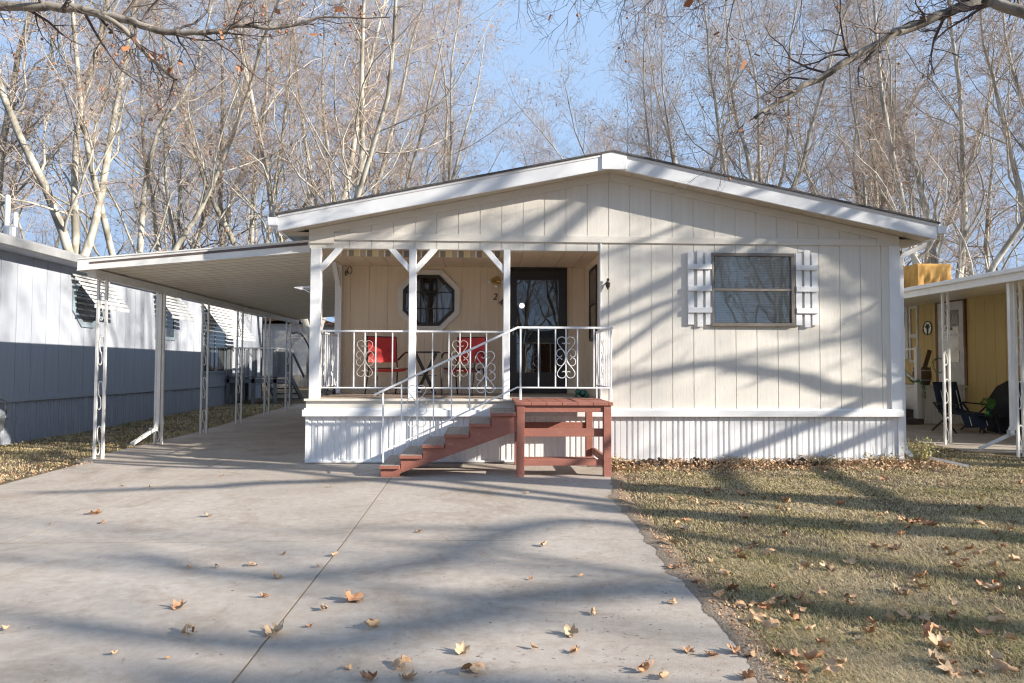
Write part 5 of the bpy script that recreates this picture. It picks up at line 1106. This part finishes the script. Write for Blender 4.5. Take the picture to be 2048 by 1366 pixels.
for _ in range(3200):
    yy = 2.5+6*r_.random()**1.8; xx = r_.uniform(-4.5, 1.3) if r_.random() < .45 else min(1.25, r_.gauss(.6, .55)); s = r_.uniform(.001, .0042); a = r_.uniform(0, 6.28); L = s*r_.uniform(1, 3.5); n0 = len(V); c, sn = math.cos(a), math.sin(a)
    zz = r_.uniform(.001, .004)
    V += [(xx-L*c, yy-L*sn, .0012), (xx+s*sn*.6, yy-s*c*.6, zz), (xx+L*c, yy+L*sn, .0012), (xx-s*sn*.6, yy+s*c*.6, zz)]; F_.append((n0, n0+1, n0+2, n0+3))
me = bpy.data.meshes.new('debris'); me.from_pydata(V, [], F_); me.materials.append(mat('crumbs', (.16, .11, .08), .9, (.08, .06, .05), 40, .8)); tag(link(bpy.data.objects.new('debris', me)), 'tiny dark crumbs and twig bits on the concrete', 'debris', None, 'stuff')
# dirt mounds
dm = mat('damp_dirt', (.075, .05, .035), .95, (.04, .027, .02), 20, .8, 1., 40)
for (a, b, c, lb) in ((1250, 1345, .075, 'low heap of dark dirt against the skirting nearest the steps'), (1360, 1425, .08, 'small heap of dark dirt below the left shutter'), (1570, 1625, .085, 'small heap of dark dirt below the right edge of the window')):
    p, q = at(a, 915, Y=9.4), at(b, 915, Y=9.4); n = 22; V = []; r_ = random.Random(a)
    for j in range(9):
        for i in range(n):
            u, v = i/(n-1), j/8; e_ = math.sin(math.pi*u)*math.sin(math.pi*v); V.append((p.x+(q.x-p.x)*u+r_.uniform(-.01, .01), 9.22+.30*v, -.02+(c*e_*(.7+.8*math.sin(u*9+a)**2)+r_.uniform(-.016, .016)*(e_ > .1))))
    mb = MB(); mb.add(V, [(j*n+i, j*n+i+1, (j+1)*n+i+1, (j+1)*n+i) for j in range(8) for i in range(n-1)])
    for _ in range(26): mb.ball((r_.uniform(p.x, q.x), r_.uniform(9.25, 9.48), c*r_.uniform(.1, 1.1)), r_.uniform(.008, .03), 6, 4, .8)
    tag(mb.build('dirt_mound', dm), lb, 'dirt heap', 'dirt heaps along the skirting')
# weeds
def weed(x, y, n, hgt, sp, m, label, seed):
    r = random.Random(seed); t = thing('weed_plant', label, 'plant', (x, y, 0)); st = MB(); lf = MB()
    for _ in range(n):
        a = r.uniform(0, 6.28); d = r.uniform(0, sp); b = Vector((x+d*math.cos(a)*.4, y+d*math.sin(a)*.3, 0)); tip = b+Vector((r.gauss(0, sp*.6), r.gauss(0, sp*.35), hgt*r.uniform(.4, 1)))
        mid = (b+tip)/2+Vector((r.gauss(0, .03), 0, .03)); st.tube([b, mid, tip], [.003, .0025, .001], 4)
        for k in range(5):
            q = b.lerp(tip, r.uniform(.25, 1)); u = Vector((r.gauss(0, 1), r.gauss(0, 1), r.gauss(.3, .6))).normalized()*r.uniform(.015, .035); w_ = u.orthogonal().normalized()*u.length*.45; lf.add([q, q+u*.5+w_, q+u, q+u*.5-w_], [(0, 1, 2, 3)])
    st.build('stems', mat('stem', (.35, .27, .14), .8), t); lf.build('leaves', m, t); return t
wm = mat('weed_leaf', (.30, .34, .09), .6, (.42, .36, .16), 8, .6); wm2 = mat('weed_leaf_dry', (.45, .36, .20), .7, (.34, .22, .11), 8, .6)
weed(6.12, 9.38, 60, .42, .20, wm, 'tall yellow-green weed clump at the home corner by the white downspout', 1)
weed(5.6, 9.4, 50, .16, .28, wm2, 'low dry weeds along the skirting just left of the tall clump', 2)
weed(4.7, 9.42, 60, .14, .35, wm2, 'low dry weeds along skirting right of the last dirt heap', 3)
weed(3.6, 9.42, 50, .12, .35, wm2, 'low dry weeds below the left part of the window', 4)
weed(1.72, 9.25, 50, .16, .16, wm2, 'dry weeds crowded behind the right landing post', 5)
